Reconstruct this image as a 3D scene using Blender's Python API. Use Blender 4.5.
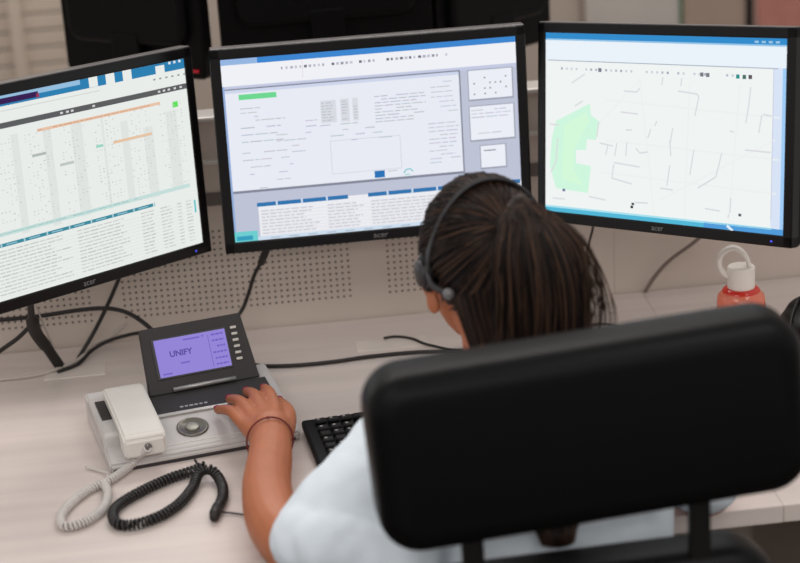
import bpy, bmesh, math, random
from mathutils import Vector, Matrix, Euler, Quaternion
R = math.radians
rnd = random.Random(7)
for o in list(bpy.data.objects): bpy.data.objects.remove(o)
scn = bpy.context.scene
COL = scn.collection
Z0 = 0.73                      # desk-top height; builders below work with z = 0 at the desk top
# ------------------------------------------------------------------ camera
FPX = 1988.0
RT = Vector((0.99184821, -0.11214838, -0.06049693))
UP = Vector((0.09493675, 0.33369632, 0.93788794))
FW = Vector((0.08499501, 0.93598585, -0.34162309))
CP = Vector((0.0, -3.14779503, 1.20909796))
cam = bpy.data.cameras.new('camera')
camo = bpy.data.objects.new('camera', cam)
COL.objects.link(camo)
camo.matrix_world = Matrix(((RT.x, UP.x, -FW.x, CP.x), (RT.y, UP.y, -FW.y, CP.y), (RT.z, UP.z, -FW.z, CP.z + Z0), (0, 0, 0, 1)))
cam.sensor_width = 36.0
cam.lens = FPX * 36.0 / 800.0
cam.dof.use_dof = True
cam.dof.focus_distance = 2.98
cam.dof.aperture_fstop = 2.7
scn.camera = camo
# ------------------------------------------------------------------ light
world = bpy.data.worlds.new('world'); scn.world = world
world.use_nodes = True
world.node_tree.nodes['Background'].inputs[0].default_value = (1.0, 0.955, 0.925, 1)
world.node_tree.nodes['Background'].inputs[1].default_value = 0.56
def area(name, loc, sx, sy, power, col, rot=(0, 0, 0)):
    l = bpy.data.lights.new(name, 'AREA'); l.shape = 'RECTANGLE'; l.size = sx; l.size_y = sy; l.energy = power; l.color = col
    o = bpy.data.objects.new(name, l); COL.objects.link(o); o.location = loc; o.rotation_euler = rot
    return o
area('ceiling_lamp_a', (-1.2, -2.3, 2.95), 1.2, 0.9, 15, (1.0, 0.965, 0.94))
area('ceiling_lamp_b', (1.4, -2.0, 2.95), 1.2, 0.9, 15, (1.0, 0.955, 0.925))
area('ceiling_lamp_c', (0.0, 1.2, 2.95), 2.4, 0.6, 46, (1.0, 0.955, 0.925))
area('front_fill_lamp', (0.0, -4.8, 2.95), 2.4, 1.2, 62, (1.0, 0.965, 0.94))  # added fill behind the camera, brightens the partition from the front
vs = scn.view_settings
vs.view_transform = 'Standard'; vs.look = 'None'; vs.gamma = 1.0; vs.exposure = 0.0; vs.use_curve_mapping = False

# ------------------------------------------------------------------ helpers
def px(u, v, z=None, y=None):
    """3-D point where the sight line through photo pixel (u, v) meets a height or a depth"""
    d = FW + RT * ((u - 400) / FPX) + UP * ((281.5 - v) / FPX)
    s = (z - CP.z) / d.z if z is not None else (y - CP.y) / d.y
    return CP + d * s
def lin(c):
    f = lambda x: x / 12.92 if x <= 0.04045 else ((x + 0.055) / 1.055) ** 2.4
    return tuple(f(x / 255.0) for x in c)
MATS = {}
def mat(name, rgb, rough=0.5, metal=0.0, spec=0.5, var=0.06, vscale=20.0, bump=0.0, bscale=200.0, stretch=None, emit=None, coat=0.0, trans=0.0):
    if name in MATS: return MATS[name]
    m = bpy.data.materials.new(name); m.use_nodes = True
    nt = m.node_tree; p = nt.nodes['Principled BSDF']
    c = lin(rgb)
    p.inputs['Roughness'].default_value = rough; p.inputs['Metallic'].default_value = metal
    p.inputs['Specular IOR Level'].default_value = spec
    p.inputs['Coat Weight'].default_value = coat
    p.inputs['Transmission Weight'].default_value = trans
    tc = nt.nodes.new('ShaderNodeTexCoord'); mp = nt.nodes.new('ShaderNodeMapping')
    nt.links.new(tc.outputs['Object'], mp.inputs[0])
    if stretch: mp.inputs['Scale'].default_value = stretch
    n = nt.nodes.new('ShaderNodeTexNoise'); n.inputs['Scale'].default_value = vscale; n.inputs['Detail'].default_value = 5
    nt.links.new(mp.outputs[0], n.inputs['Vector'])
    r = nt.nodes.new('ShaderNodeValToRGB')
    r.color_ramp.elements[0].position = 0.3; r.color_ramp.elements[1].position = 0.7
    r.color_ramp.elements[0].color = tuple(x * (1 - var) for x in c) + (1,)
    r.color_ramp.elements[1].color = tuple(min(1, x * (1 + var)) for x in c) + (1,)
    nt.links.new(n.outputs['Fac'], r.inputs[0]); nt.links.new(r.outputs[0], p.inputs['Base Color'])
    if bump:
        n2 = nt.nodes.new('ShaderNodeTexNoise'); n2.inputs['Scale'].default_value = bscale
        nt.links.new(mp.outputs[0], n2.inputs['Vector'])
        b = nt.nodes.new('ShaderNodeBump'); b.inputs['Strength'].default_value = bump; b.inputs['Distance'].default_value = 0.002
        nt.links.new(n2.outputs['Fac'], b.inputs['Height']); nt.links.new(b.outputs[0], p.inputs['Normal'])
    if emit:
        p.inputs['Emission Color'].default_value = lin(emit[0]) + (1,); p.inputs['Emission Strength'].default_value = emit[1]
    MATS[name] = m
    return m
def emis_mat():
    if 'lit_pixels' in MATS: return MATS['lit_pixels']
    m = bpy.data.materials.new('lit_pixels'); m.use_nodes = True; nt = m.node_tree
    nt.nodes.remove(nt.nodes['Principled BSDF'])
    at = nt.nodes.new('ShaderNodeAttribute'); at.attribute_name = 'pixel'
    e = nt.nodes.new('ShaderNodeEmission'); e.inputs[1].default_value = 1.0
    nt.links.new(at.outputs['Color'], e.inputs[0]); nt.links.new(e.outputs[0], nt.nodes['Material Output'].inputs[0])
    MATS['lit_pixels'] = m
    return m
def link(name, me, m=None, parent=None, smooth=False):
    o = bpy.data.objects.new(name, me); COL.objects.link(o)
    if m is not None and not me.materials:
        for q in (m if isinstance(m, (list, tuple)) else [m]): me.materials.append(q)
    if parent is not None: o.parent = parent
    if smooth:
        me.polygons.foreach_set('use_smooth', [True] * len(me.polygons))
    return o
def bm_obj(name, bm, m, parent=None, smooth=False):
    me = bpy.data.meshes.new(name); bm.normal_update(); bm.to_mesh(me); bm.free()
    return link(name, me, m, parent, smooth)
def empty(name, loc=(0, 0, 0), rot=None):
    o = bpy.data.objects.new(name, None); COL.objects.link(o); o.location = loc; o.empty_display_size = 0.05
    if rot: o.rotation_euler = rot
    return o
def tag(o, label=None, cat=None, group=None, kind=None):
    if label: o['label'] = label
    if cat: o['category'] = cat
    if group: o['group'] = group
    if kind: o['kind'] = kind
    return o
def add_box(bm, c, s, M=None, bev=0.0, seg=2):
    r = bmesh.ops.create_cube(bm, size=1.0)
    T = Matrix.Translation(c) @ Matrix.Diagonal((s[0], s[1], s[2], 1))
    if M is not None: T = M @ T
    bmesh.ops.transform(bm, matrix=T, verts=r['verts'])
    if bev:
        es = list({e for v in r['verts'] for e in v.link_edges})
        bmesh.ops.bevel(bm, geom=es, offset=bev, segments=seg, profile=0.5, affect='EDGES')
    return r['verts']
def box(name, c, s, m, parent=None, bev=0.0, seg=2, M=None, smooth=False):
    bm = bmesh.new(); add_box(bm, c, s, M, bev, seg)
    return bm_obj(name, bm, m, parent, smooth)
def rrect(w, h, r, n=6):
    pts = []
    for cx, cz, a0 in ((w / 2 - r, h / 2 - r, 0), (-w / 2 + r, h / 2 - r, 90), (-w / 2 + r, -h / 2 + r, 180), (w / 2 - r, -h / 2 + r, 270)):
        for i in range(n + 1):
            a = R(a0 + 90 * i / n); pts.append((cx + r * math.cos(a), cz + r * math.sin(a)))
    return pts
def prism(bm, pts, d0, d1, M=None, axis='y', bev=0.0, seg=3):
    """extrude an outline (x, z) between depths d0 and d1 along y, or (x, y) along z"""
    f = (lambda p, d: Vector((p[0], d, p[1]))) if axis == 'y' else (lambda p, d: Vector((p[0], p[1], d)))
    a = [bm.verts.new(M @ f(p, d0) if M else f(p, d0)) for p in pts]
    b = [bm.verts.new(M @ f(p, d1) if M else f(p, d1)) for p in pts]
    fs = [bm.faces.new(a), bm.faces.new(b[::-1])]
    n = len(pts)
    for i in range(n): fs.append(bm.faces.new((a[i], b[i], b[(i + 1) % n], a[(i + 1) % n])))
    bmesh.ops.recalc_face_normals(bm, faces=fs)
    if bev:
        es = list(fs[0].edges) + list(fs[1].edges)
        bmesh.ops.bevel(bm, geom=es, offset=bev, segments=seg, profile=0.5, affect='EDGES')
def catmull(P, n=8):
    P = [Vector(p) for p in P]
    if len(P) < 3: return [P[0].lerp(P[-1], i / n) for i in range(n + 1)]
    Q = [2 * P[0] - P[1]] + P + [2 * P[-1] - P[-2]]
    out = []
    for i in range(1, len(Q) - 2):
        p0, p1, p2, p3 = Q[i - 1:i + 3]
        for k in range(n):
            t = k / n
            out.append(0.5 * ((2 * p1) + (p2 - p0) * t + (2 * p0 - 5 * p1 + 4 * p2 - p3) * t * t + (3 * p1 - p0 - 3 * p2 + p3) * t ** 3))
    out.append(P[-1])
    return out
def frames(P):
    T = []
    for i in range(len(P)):
        d = P[min(i + 1, len(P) - 1)] - P[max(i - 1, 0)]
        T.append(d.normalized() if d.length > 1e-9 else Vector((0, 0, 1)))
    a = Vector((0, 0, 1)) if abs(T[0].z) < 0.9 else Vector((1, 0, 0))
    N = [(a - T[0] * a.dot(T[0])).normalized()]
    for i in range(1, len(P)):
        v = N[-1] - T[i] * N[-1].dot(T[i]); N.append(v.normalized() if v.length > 1e-9 else N[-1])
    return T, N
def add_tube(bm, P, rad, n=8, cap=True):
    T, N = frames(P); rings = []
    for i, p in enumerate(P):
        r = rad[i] if isinstance(rad, (list, tuple)) else rad
        B = T[i].cross(N[i])
        rings.append([bm.verts.new(p + (N[i] * math.cos(2 * math.pi * k / n) + B * math.sin(2 * math.pi * k / n)) * r) for k in range(n)])
    for a, b in zip(rings, rings[1:]):
        for k in range(n): bm.faces.new((a[k], a[(k + 1) % n], b[(k + 1) % n], b[k]))
    if cap:
        bm.faces.new(rings[0][::-1]); bm.faces.new(rings[-1])
def tube(name, P, rad, m, parent=None, n=8, sub=8):
    bm = bmesh.new(); add_tube(bm, catmull(P, sub), rad, n)
    return bm_obj(name, bm, m, parent, True)
def coil(P, rad, wire, turns_per_m, sub=10):
    """a helix wound round a path"""
    C = catmull(P, sub)
    L = [0.0]
    for a, b in zip(C, C[1:]): L.append(L[-1] + (b - a).length)
    T, N = frames(C)
    out = []; steps = int(L[-1] * turns_per_m * 10); j = 0
    for i in range(steps + 1):
        s = L[-1] * i / steps
        while j < len(L) - 2 and L[j + 1] < s: j += 1
        t = (s - L[j]) / max(1e-9, L[j + 1] - L[j])
        p = C[j].lerp(C[j + 1], t); nn = N[j].lerp(N[j + 1], t).normalized(); tt = T[j].lerp(T[j + 1], t).normalized(); b = tt.cross(nn)
        a = 2 * math.pi * i / 10
        out.append(p + (nn * math.cos(a) + b * math.sin(a)) * rad)
    bm = bmesh.new(); add_tube(bm, out, wire, 5)
    return bm
def lathe(bm, prof, n=32, M=None):
    rings = []
    for r, z in prof:
        rings.append([bm.verts.new((M if M else Matrix()) @ Vector((max(r, 1e-4) * math.cos(2 * math.pi * k / n), max(r, 1e-4) * math.sin(2 * math.pi * k / n), z))) for k in range(n)])
    fs = []
    for a, b in zip(rings, rings[1:]):
        for k in range(n): fs.append(bm.faces.new((a[k], a[(k + 1) % n], b[(k + 1) % n], b[k])))
    fs.append(bm.faces.new(rings[0][::-1])); fs.append(bm.faces.new(rings[-1]))
    bmesh.ops.recalc_face_normals(bm, faces=fs)
def text_mesh(name, s, size, m, parent, loc, M=None, depth=0.0002, align='CENTER', bold=0.0):
    cu = bpy.data.curves.new(name, 'FONT'); cu.body = s; cu.size = size; cu.extrude = depth; cu.align_x = align; cu.align_y = 'CENTER'; cu.resolution_u = 3; cu.offset = bold
    t = bpy.data.objects.new(name, cu); COL.objects.link(t)
    me = bpy.data.meshes.new_from_object(t.evaluated_get(bpy.context.evaluated_depsgraph_get()))
    bpy.data.objects.remove(t)
    # text lies in x-y: stand it up in x-z, facing -y
    T = Matrix.Translation(loc) @ (M if M is not None else Matrix.Rotation(R(90), 4, 'X'))
    me.transform(T)
    return link(name, me, m, parent)
def remesh(o, voxel, smooth=3):
    md = o.modifiers.new('r', 'REMESH'); md.mode = 'VOXEL'; md.voxel_size = voxel; md.use_smooth_shade = True
    ms = o.modifiers.new('s', 'SMOOTH'); ms.factor = 0.5; ms.iterations = smooth
    me = bpy.data.meshes.new_from_object(o.evaluated_get(bpy.context.evaluated_depsgraph_get()))
    mats = [s for s in o.data.materials]
    o.modifiers.clear(); o.data = me
    me.materials.clear()
    for q in mats: me.materials.append(q)
    n = len(me.polygons); me.polygons.foreach_set('use_smooth', [True] * n); me.polygons.foreach_set('material_index', [0] * n)
    return o
def add_ball(bm, c, r, M=None, n=16):
    r = (r, r, r) if isinstance(r, (int, float)) else r
    v = bmesh.ops.create_uvsphere(bm, u_segments=n, v_segments=n // 2 + 2, radius=1.0)['verts']
    T = Matrix.Translation(c) @ (M if M is not None else Matrix()) @ Matrix.Diagonal((r[0], r[1], r[2], 1))
    bmesh.ops.transform(bm, matrix=T, verts=v)
def limb(bm, pts, rads, n=14, sub=5):
    """tapered limb with rounded ends"""
    P = catmull(pts, sub); rr = []
    for i in range(len(P)):
        t = i / sub; k = min(int(t), len(rads) - 2); f = t - k
        rr.append(rads[k] * (1 - f) + rads[k + 1] * f)
    add_tube(bm, P, rr, n)
    add_ball(bm, P[0], rr[0], n=n); add_ball(bm, P[-1], rr[-1], n=n)
def loft(bm, rings, n=28):
    """rings of (centre, rx, ry, tilt about x)"""
    vs_ = []
    for c, rx, ry, tl in rings:
        M = Matrix.Rotation(tl, 3, 'X'); vs_.append([bm.verts.new(Vector(c) + M @ Vector((rx * math.cos(2 * math.pi * k / n), ry * math.sin(2 * math.pi * k / n), 0))) for k in range(n)])
    fs = []
    for a, b in zip(vs_, vs_[1:]):
        for k in range(n): fs.append(bm.faces.new((a[k], a[(k + 1) % n], b[(k + 1) % n], b[k])))
    fs.append(bm.faces.new(vs_[0][::-1])); fs.append(bm.faces.new(vs_[-1]))
    bmesh.ops.recalc_face_normals(bm, faces=fs)

# ------------------------------------------------------------------ materials
M_BLACK = mat('black_plastic', (9, 8, 9), 0.5, spec=0.1, var=0.05)
M_BEZEL = mat('black_gloss_bezel', (11, 9, 10), 0.3, spec=0.3, var=0.04)
M_CABLE = mat('black_cable', (26, 22, 21), 0.55)
M_GREYCABLE = mat('grey_cable', (120, 108, 100), 0.5)
M_PALECABLE = mat('pale_cable', (190, 180, 172), 0.5)
M_PADS = mat('black_leatherette', (4, 4, 5), 0.42, spec=0.14, var=0.08, vscale=60, bump=0.15, bscale=500)
M_STEEL = mat('dark_steel', (28, 27, 27), 0.4, metal=0.6)
M_PHONE = mat('phone_silver_plastic', (196, 192, 190), 0.35, var=0.02)
M_PHDARK = mat('phone_graphite_plastic', (58, 55, 56), 0.6, spec=0.25, var=0.04)
M_WHITEPL = mat('white_plastic', (226, 222, 216), 0.4, var=0.02)
M_PANEL = mat('beige_painted_metal', (204, 191, 180), 0.5, var=0.02, vscale=6)
M_RAIL = mat('pale_aluminium', (214, 208, 202), 0.4, metal=0.2, var=0.03)
M_HOLE = mat('punched_hole_dark', (46, 38, 34), 0.8)
M_WALL = mat('painted_wall', (184, 170, 158), 0.8, var=0.03, vscale=3)

# ------------------------------------------------------------------ setting
def struct(o): o['kind'] = 'structure'; return o
struct(box('floor', (0, -0.5, -Z0 - 0.05), (9, 9, 0.1), mat('grey_carpet', (96, 90, 86), 0.95, var=0.15, vscale=120, bump=0.3, bscale=400)))
struct(box('wall_back', (0, 3.05, 0.7), (9, 0.1, 2.86), M_WALL))

# desk
def build_desk():
    M_DESK = mat('pale_wood_laminate', (216, 204, 198), 0.32, spec=0.5, var=0.075, vscale=4.0, stretch=(0.5, 7.0, 3.0))
    d = empty('desk', (0.2, -0.42, -Z0))
    tag(d, 'long pale wood-grain desk under the three monitors', 'desk')
    off = Vector((-0.2, 0.42, Z0))
    xs = px(652, 308, z=0).x
    for a, b in ((-1.5, xs - 0.0002), (xs + 0.0002, 1.75)):
        box('desktop', Vector(((a + b) / 2, -0.42, -0.0125)) + off, (b - a, 0.836, 0.025), M_DESK, d, bev=0.0009)
    for x in (-1.45, 0.9, 1.7):
        box('side_panel', Vector((x, -0.4, -0.025 - 0.3525)) + off, (0.03, 0.72, 0.705), M_PANEL, d, bev=0.002)
    box('modesty_panel', Vector((0.125, -0.06, -0.22)) + off, (3.12, 0.018, 0.38), M_PANEL, d)
    # cable ports set into the top
    for nm, u0, v0, u1, v1 in (('cable_port_cover', 44, 379, 106, 366), ('cable_port_cover', 356, 347, 428, 341)):
        a = px(u0, v0, z=0); b = px(u1, v1, z=0)
        c = (a + b) / 2
        box(nm, Vector((c.x, c.y, 0.0008)) + off, (abs(b.x - a.x), 0.045, 0.0016), mat('port_cover_beige', (222, 212, 204), 0.4), d, bev=0.0006)
build_desk()

# partition behind the monitors
def build_partition():
    p = empty('desk_partition', (0.2, 0.0, -Z0)); off = Vector((-0.2, 0, Z0))
    tag(p, 'beige perforated metal partition with pale rails standing behind the desk', 'partition')
    H = 0.369
    x_edges = [-1.5, -0.75, 0.655, 1.75]
    for a, b in zip(x_edges, x_edges[1:]):
        box('panel', Vector(((a + b) / 2, 0.02, (H - Z0) / 2)) + off, (b - a - 0.0003, 0.036, H + Z0), M_PANEL, p, bev=0.0004)
    for z in (0.3,):
        box('rail', Vector((0.125, -0.004, z)) + off, (3.25, 0.012, 0.007), M_RAIL, p, bev=0.001)
    box('slot_shade', Vector((0.125, 0.0005, 0.235)) + off, (3.25, 0.003, 0.022), mat('slot_shadow_grey', (104, 96, 90), 0.7), p)  # flat grey strip, colour carries the shade below the rail
    box('top_cap', Vector((0.125, 0.018, H + 0.004)) + off, (3.26, 0.056, 0.008), M_RAIL, p, bev=0.003)
    # punched fields
    for x0, n in ((0.2005, 37), (0.268 + 0.0105 * 29, 30), (-0.235, 30)):
        bm = bmesh.new()
        for i in range(n):
            for k in range(14):
                x = x0 - i * 0.0105; z = 0.0425 + k * 0.0105
                c = Vector((x, 0.0017, z)) + off
                vs2 = [bm.verts.new(c + Vector((0.0020 * math.cos(q * math.pi / 4), 0, 0.0020 * math.sin(q * math.pi / 4)))) for q in range(8)]
                bm.faces.new(vs2)
        o = bm_obj('punched_holes', bm, M_HOLE, p); o['kind'] = 'stuff'
build_partition()

# ------------------------------------------------------------------ monitors
IW, IH = 0.474, 0.296
BS, BT, BB = 0.0165, 0.0172, 0.0184
class Screen:
    """collects flat coloured patches in screen coordinates (x right, z up, origin bottom centre of the housing)"""
    def __init__(s, M, Mi): s.V = []; s.F = []; s.C = []; s.M = M; s.Mi = Mi; s.k = 0
    def loc(s, u, v):
        d = FW + RT * ((u - 400) / FPX) + UP * ((281.5 - v) / FPX)
        a = s.Mi @ CP; b = s.Mi.to_3x3() @ d
        t = -a.y / b.y
        q = a + b * t
        return (q.x, q.z)
    def poly(s, pts, col, layer=1):
        i = len(s.V)
        for x, z in pts: s.V.append((x, -0.00012 * layer, z))
        s.F.append(list(range(i, i + len(pts)))); s.C.append(lin(col) + (1,))
    def rect(s, x0, z0, x1, z1, col, layer=1):
        x0, x1 = min(x0, x1), max(x0, x1); z0, z1 = min(z0, z1), max(z0, z1)
        s.poly([(x0, z0), (x1, z0), (x1, z1), (x0, z1)], col, layer)
    def prect(s, a, b, col, layer=2):
        """rectangle whose left-top and right-bottom corners are given as photo pixels"""
        p, q = s.loc(*a), s.loc(*b); s.rect(p[0], p[1], q[0], q[1], col, layer)
    def bar(s, a, b, th, col, layer=3):
        """horizontal bar from pixel a to pixel b (middle line), th in metres"""
        p, q = s.loc(*a), s.loc(*b); z = (p[1] + q[1]) / 2
        s.rect(p[0], z - th / 2, q[0], z + th / 2, col, layer)
    def line(s, pts, th, col, layer=4):
        P = [Vector(s.loc(*p)) for p in pts]
        for a, b in zip(P, P[1:]):
            d = (b - a)
            if d.length < 1e-6: continue
            n = Vector((-d.y, d.x)).normalized() * th / 2
            s.poly([tuple(a - n), tuple(b - n), tuple(b + n), tuple(a + n)], col, layer)
    def text(s, a, b, rows, col, fill=0.8, th=0.0016, words=(0.006, 0.022), layer=4, jag=0.25):
        p, q = s.loc(*a), s.loc(*b)
        for r in range(rows):
            z = p[1] + (q[1] - p[1]) * (r + 0.5) / rows; x = p[0]; end = p[0] + (q[0] - p[0]) * (1 - rnd.random() * jag)
            while x < end:
                w = rnd.uniform(*words)
                if rnd.random() < fill: s.rect(x, z - th / 2, min(x + w, end), z + th / 2, tuple(c + rnd.randint(-8, 8) for c in col), layer)
                x += w + 0.0022
    def dots(s, a, b, nx, ny, col, size=0.0016, p=0.6, layer=4):
        A, B = s.loc(*a), s.loc(*b)
        for i in range(nx):
            for k in range(ny):
                if rnd.random() > p: continue
                x = A[0] + (B[0] - A[0]) * (i + 0.5) / nx; z = A[1] + (B[1] - A[1]) * (k + 0.5) / ny
                s.rect(x - size / 2, z - size / 2, x + size / 2, z + size / 2, col, layer)
    def build(s, parent):
        me = bpy.data.meshes.new('screen'); me.from_pydata(s.V, [], s.F)
        at = me.color_attributes.new('pixel', 'FLOAT_COLOR', 'CORNER')
        li = 0
        for f, c in zip(s.F, s.C):
            for _ in f: at.data[li].color = c; li += 1
        return link('screen', me, emis_mat(), parent)
def corner_basis(TL, TR, BR, BL):
    TL, TR, BR, BL = map(Vector, (TL, TR, BR, BL))
    x = ((TR - TL) + (BR - BL)).normalized(); z = ((TL - BL) + (TR - BR)).normalized()
    z = (z - x * z.dot(x)).normalized(); y = z.cross(x)
    o = (BL + BR) / 2
    return Matrix(((x.x, y.x, z.x, o.x), (x.y, y.y, z.y, o.y), (x.z, y.z, z.z, o.z), (0, 0, 0, 1)))
def housing(bm_parent, W, H, hw, h0, h1):
    """black bezel frame and curved rear shell, local y points away from the viewer"""
    bm = bmesh.new()
    out = rrect(W, H, 0.006, 3); out = [(x, z + H / 2) for x, z in out]
    # front frame: four bars with mitred look
    for c, s_ in (((0, 0.008, h0 / 2), (W, 0.02, h0)), ((0, 0.008, (h1 + H) / 2), (W, 0.02, H - h1)),
                  ((-(W / 2 + hw) / 2, 0.008, H / 2), (W / 2 - hw, 0.02, H)), (((W / 2 + hw) / 2, 0.008, H / 2), (W / 2 - hw, 0.02, H))):
        add_box(bm, c, s_, bev=0.0022, seg=2)
    bz = bm_obj('bezel', bm, M_BEZEL, bm_parent)
    bm = bmesh.new()
    prism(bm, out, 0.0095, 0.026, bev=0.006)
    prism(bm, [(x * 0.62, (z - H / 2) * 0.62 + H / 2) for x, z in out], 0.02, 0.046, bev=0.014)
    bm_obj('rear_shell', bm, M_BLACK, bm_parent, False)
    return bz
def monitor(name, corners, label, scale=1.0, wx=1.0, logo=True):
    cs = [CP + (Vector(c) - CP) * scale for c in corners]
    M = corner_basis(*cs)
    W = ((cs[1] - cs[0]).length + (cs[2] - cs[3]).length) / 2; H = ((cs[0] - cs[3]).length + (cs[1] - cs[2]).length) / 2
    k = W / (IW + 2 * BS); hw = IW / 2 * k; h0 = BB * k; h1 = H - BT * k
    r = empty(name); r.matrix_world = M
    tag(r, label, 'monitor', 'monitors in a curved row on the desk')
    housing(r, W, H, hw, h0, h1)
    box('top_edge_sheen', (0, 0.011, H - 0.0005), (W - 0.004, 0.022, 0.003), mat('top_sheen_grey', (118, 114, 113), 0.3), r, bev=0.0008)  # grey strip: the gloss along the top edge is painted into its colour
    if logo:
        text_mesh('logo', 'acer', 0.0135 * k, mat('logo_grey', (120, 118, 118), 0.4), r, (0, -0.0022, h0 * 0.5), depth=0.0002)
    bm = bmesh.new(); add_box(bm, (W / 2 - 0.034, -0.0022, h0 * 0.45), (0.003, 0.001, 0.0025))
    bm_obj('power_led', bm, mat('blue_led', (70, 70, 190), 0.4, emit=((80, 90, 255), 0.8)), r)
    # arm back to the partition
    y0 = 0.045; c = M @ Vector((0, y0, H * 0.5))
    Mi = M.inverted()
    w = Vector((c.x * 0.8 + 0.05, 0.0, c.z))
    bm = bmesh.new(); add_box(bm, (0, y0 + 0.004, H * 0.5), (0.1, 0.012, 0.1), bev=0.002)
    bm_obj('mount_plate', bm, M_STEEL, r)
    bm = bmesh.new(); add_tube(bm, [Mi @ c, Mi @ (w + Vector((0, -0.012, 0)))], 0.016, 12)
    bm_obj('arm', bm, M_STEEL, r, True)
    bm = bmesh.new(); add_box(bm, (0, 0, 0), (0.07, 0.01, 0.1), Mi @ Matrix.Translation(w + Vector((0, -0.005, 0))), bev=0.002)
    bm_obj('wall_bracket', bm, M_STEEL, r)
    s = Screen(M, Mi)
    s.hw, s.h0, s.h1 = hw, h0, h1
    return r, s

LC = [(-0.4018, -0.4051, 0.5427), (-0.0264, -0.072, 0.5106), (-0.0244, -0.1059, 0.1814), (-0.3998, -0.439, 0.2134)]
CC = [(0.0017, -0.1241, 0.5135), (0.499, -0.1066, 0.5076), (0.4958, -0.127, 0.1808), (-0.0014, -0.1444, 0.1867)]
RC = [(0.5475, 0.0488, 0.4742), (0.868, -0.3358, 0.5216), (0.8447, -0.3951, 0.1968), (0.5242, -0.0105, 0.1495)]

def left_screen():
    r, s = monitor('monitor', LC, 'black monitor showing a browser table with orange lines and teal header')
    hw, h0, h1 = s.hw, s.h0, s.h1
    W_ = (233, 237, 234)
    s.rect(-hw, h0, hw, h1, W_, 0)
    L = lambda v: -hw
    zt = s.loc(185, 68)[1]
    s.rect(-hw, zt, hw, h1, (46, 128, 178), 1)
    s.rect(-hw, s.loc(20, 97)[1], s.loc(80, 84)[0], s.loc(20, 90.5)[1], (150, 190, 222), 2)
    s.bar((-60, 113), (38, 95), 0.0085, (58, 34, 84), 3)
    s.bar((36, 95.5), (39, 95), 0.006, (150, 60, 90), 4)
    for u, v in ((93, 80), (110, 77), (127, 74)): s.prect((u - 5, v - 3), (u + 5, v + 6), W_, 3)
    s.prect((155, 66.5), (165, 75), W_, 3)
    for u, v in ((168, 62), (173, 61), (178, 60)): s.prect((u, v), (u + 2.4, v + 2), (225, 235, 240), 3)
    s.bar((0, 111), (100, 91), 0.0012, (205, 210, 208), 3)
    for u in range(153, 184, 6): s.prect((u, 79 - (u - 153) * 0.19), (u + 2.4, 80.2 - (u - 153) * 0.19), (150, 155, 158), 3)
    zb = s.loc(100, 104.5)[1]
    s.rect(-hw, zb - 0.0042, hw, zb + 0.0042, (92, 94, 96), 2)
    for u in (60, 66, 71, 93, 160, 165, 170, 176, 182):
        x = s.loc(u, 104)[0]; s.rect(x - 0.002, zb - 0.0015, x + 0.003, zb + 0.0015, (215, 215, 215), 4)
    s.bar((37, 130), (160, 103.5), 0.0045, (232, 194, 168), 3)
    s.bar((113, 142), (152, 134), 0.0045, (230, 196, 164), 3)
    s.text((37, 128.5), (160, 105), 1, (205, 160, 130), th=0.0012)
    s.prect((172, 102), (178, 106.5), (96, 226, 92), 3)
    s.bar((32, 156), (46, 153), 0.004, (176, 184, 182), 3)
    s.bar((60, 165), (74, 162), 0.004, (190, 198, 196), 3)
    s.bar((96, 147), (103, 145), 0.004, (150, 215, 195), 3)
    # grey columns of a table
    for u0, v0, u1, v1 in ((10, 135, 30, 232), (42, 130, 62, 224), (70, 124, 92, 214), (100, 117, 113, 208), (120, 122, 136, 200), (143, 128, 160, 196), (165, 112, 184, 188)):
        s.prect((u0, v0), (u1, v1), (223, 228, 225), 1.5)
    for u0, v0, u1, v1, nx, ny, pr in ((2, 145, 190, 206, 60, 34, 0.38),):
        zt, zb2 = s.loc(100, 117)[1], s.loc(100, 212)[1]
        for i in range(64):
            for k in range(30):
                if rnd.random() < 0.36 and (i % 9) not in (0, 1):
                    x = -hw + 0.006 + i * 0.0072; z = zt + (zb2 - zt) * (k + 0.5) / 30
                    g = rnd.choice((196, 204, 210)); s.rect(x, z - 0.0008, x + rnd.uniform(0.0012, 0.0036), z + 0.0008, (g, g + 4, g + 1), 4)
    s.bar((-30, 241), (190, 187), 0.006, (196, 222, 218), 2)
    s.text((-30, 239.5), (188, 188.5), 1, (150, 190, 188), th=0.001)
    zh = s.loc(75, 226)[1]; xe = s.loc(153, 205)[0]
    s.rect(-hw, zh - 0.0026, xe, zh + 0.0026, (62, 138, 158), 3)
    x = -hw
    while x < xe - 0.03:
        x += 0.042; s.rect(x, zh - 0.0032, x + 0.003, zh + 0.0032, (170, 205, 212), 4)
        s.rect(x - 0.032, zh - 0.0009, x - 0.012, zh + 0.0009, (140, 190, 204), 4)
    zl = zh - 0.006; zlow = h0 + 0.006; n = 13
    for k in range(n):
        z = zl + (zlow - zl) * (k + 0.5) / n
        for x0, x1 in ((-hw + 0.004, -0.02), (-0.01, 0.09), (0.115, 0.142), (0.155, 0.18), (0.19, 0.2), (0.208, 0.222)):
            x = x0; e = x1 - rnd.random() * 0.2 * (x1 - x0)
            while x < e:
                w = rnd.uniform(0.006, 0.016); g = rnd.randint(192, 212)
                s.rect(x, z - 0.0009, min(e, x + w), z + 0.0009, (g, g + 3, g), 4); x += w + 0.002
        s.rect(-hw + 0.003, z - 0.0045, 0.2, z - 0.0041, (214, 218, 214), 3)
    s.prect((193.5, 200), (196.5, 212), (90, 196, 200), 3)
    s.build(r)
left_screen()

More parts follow.
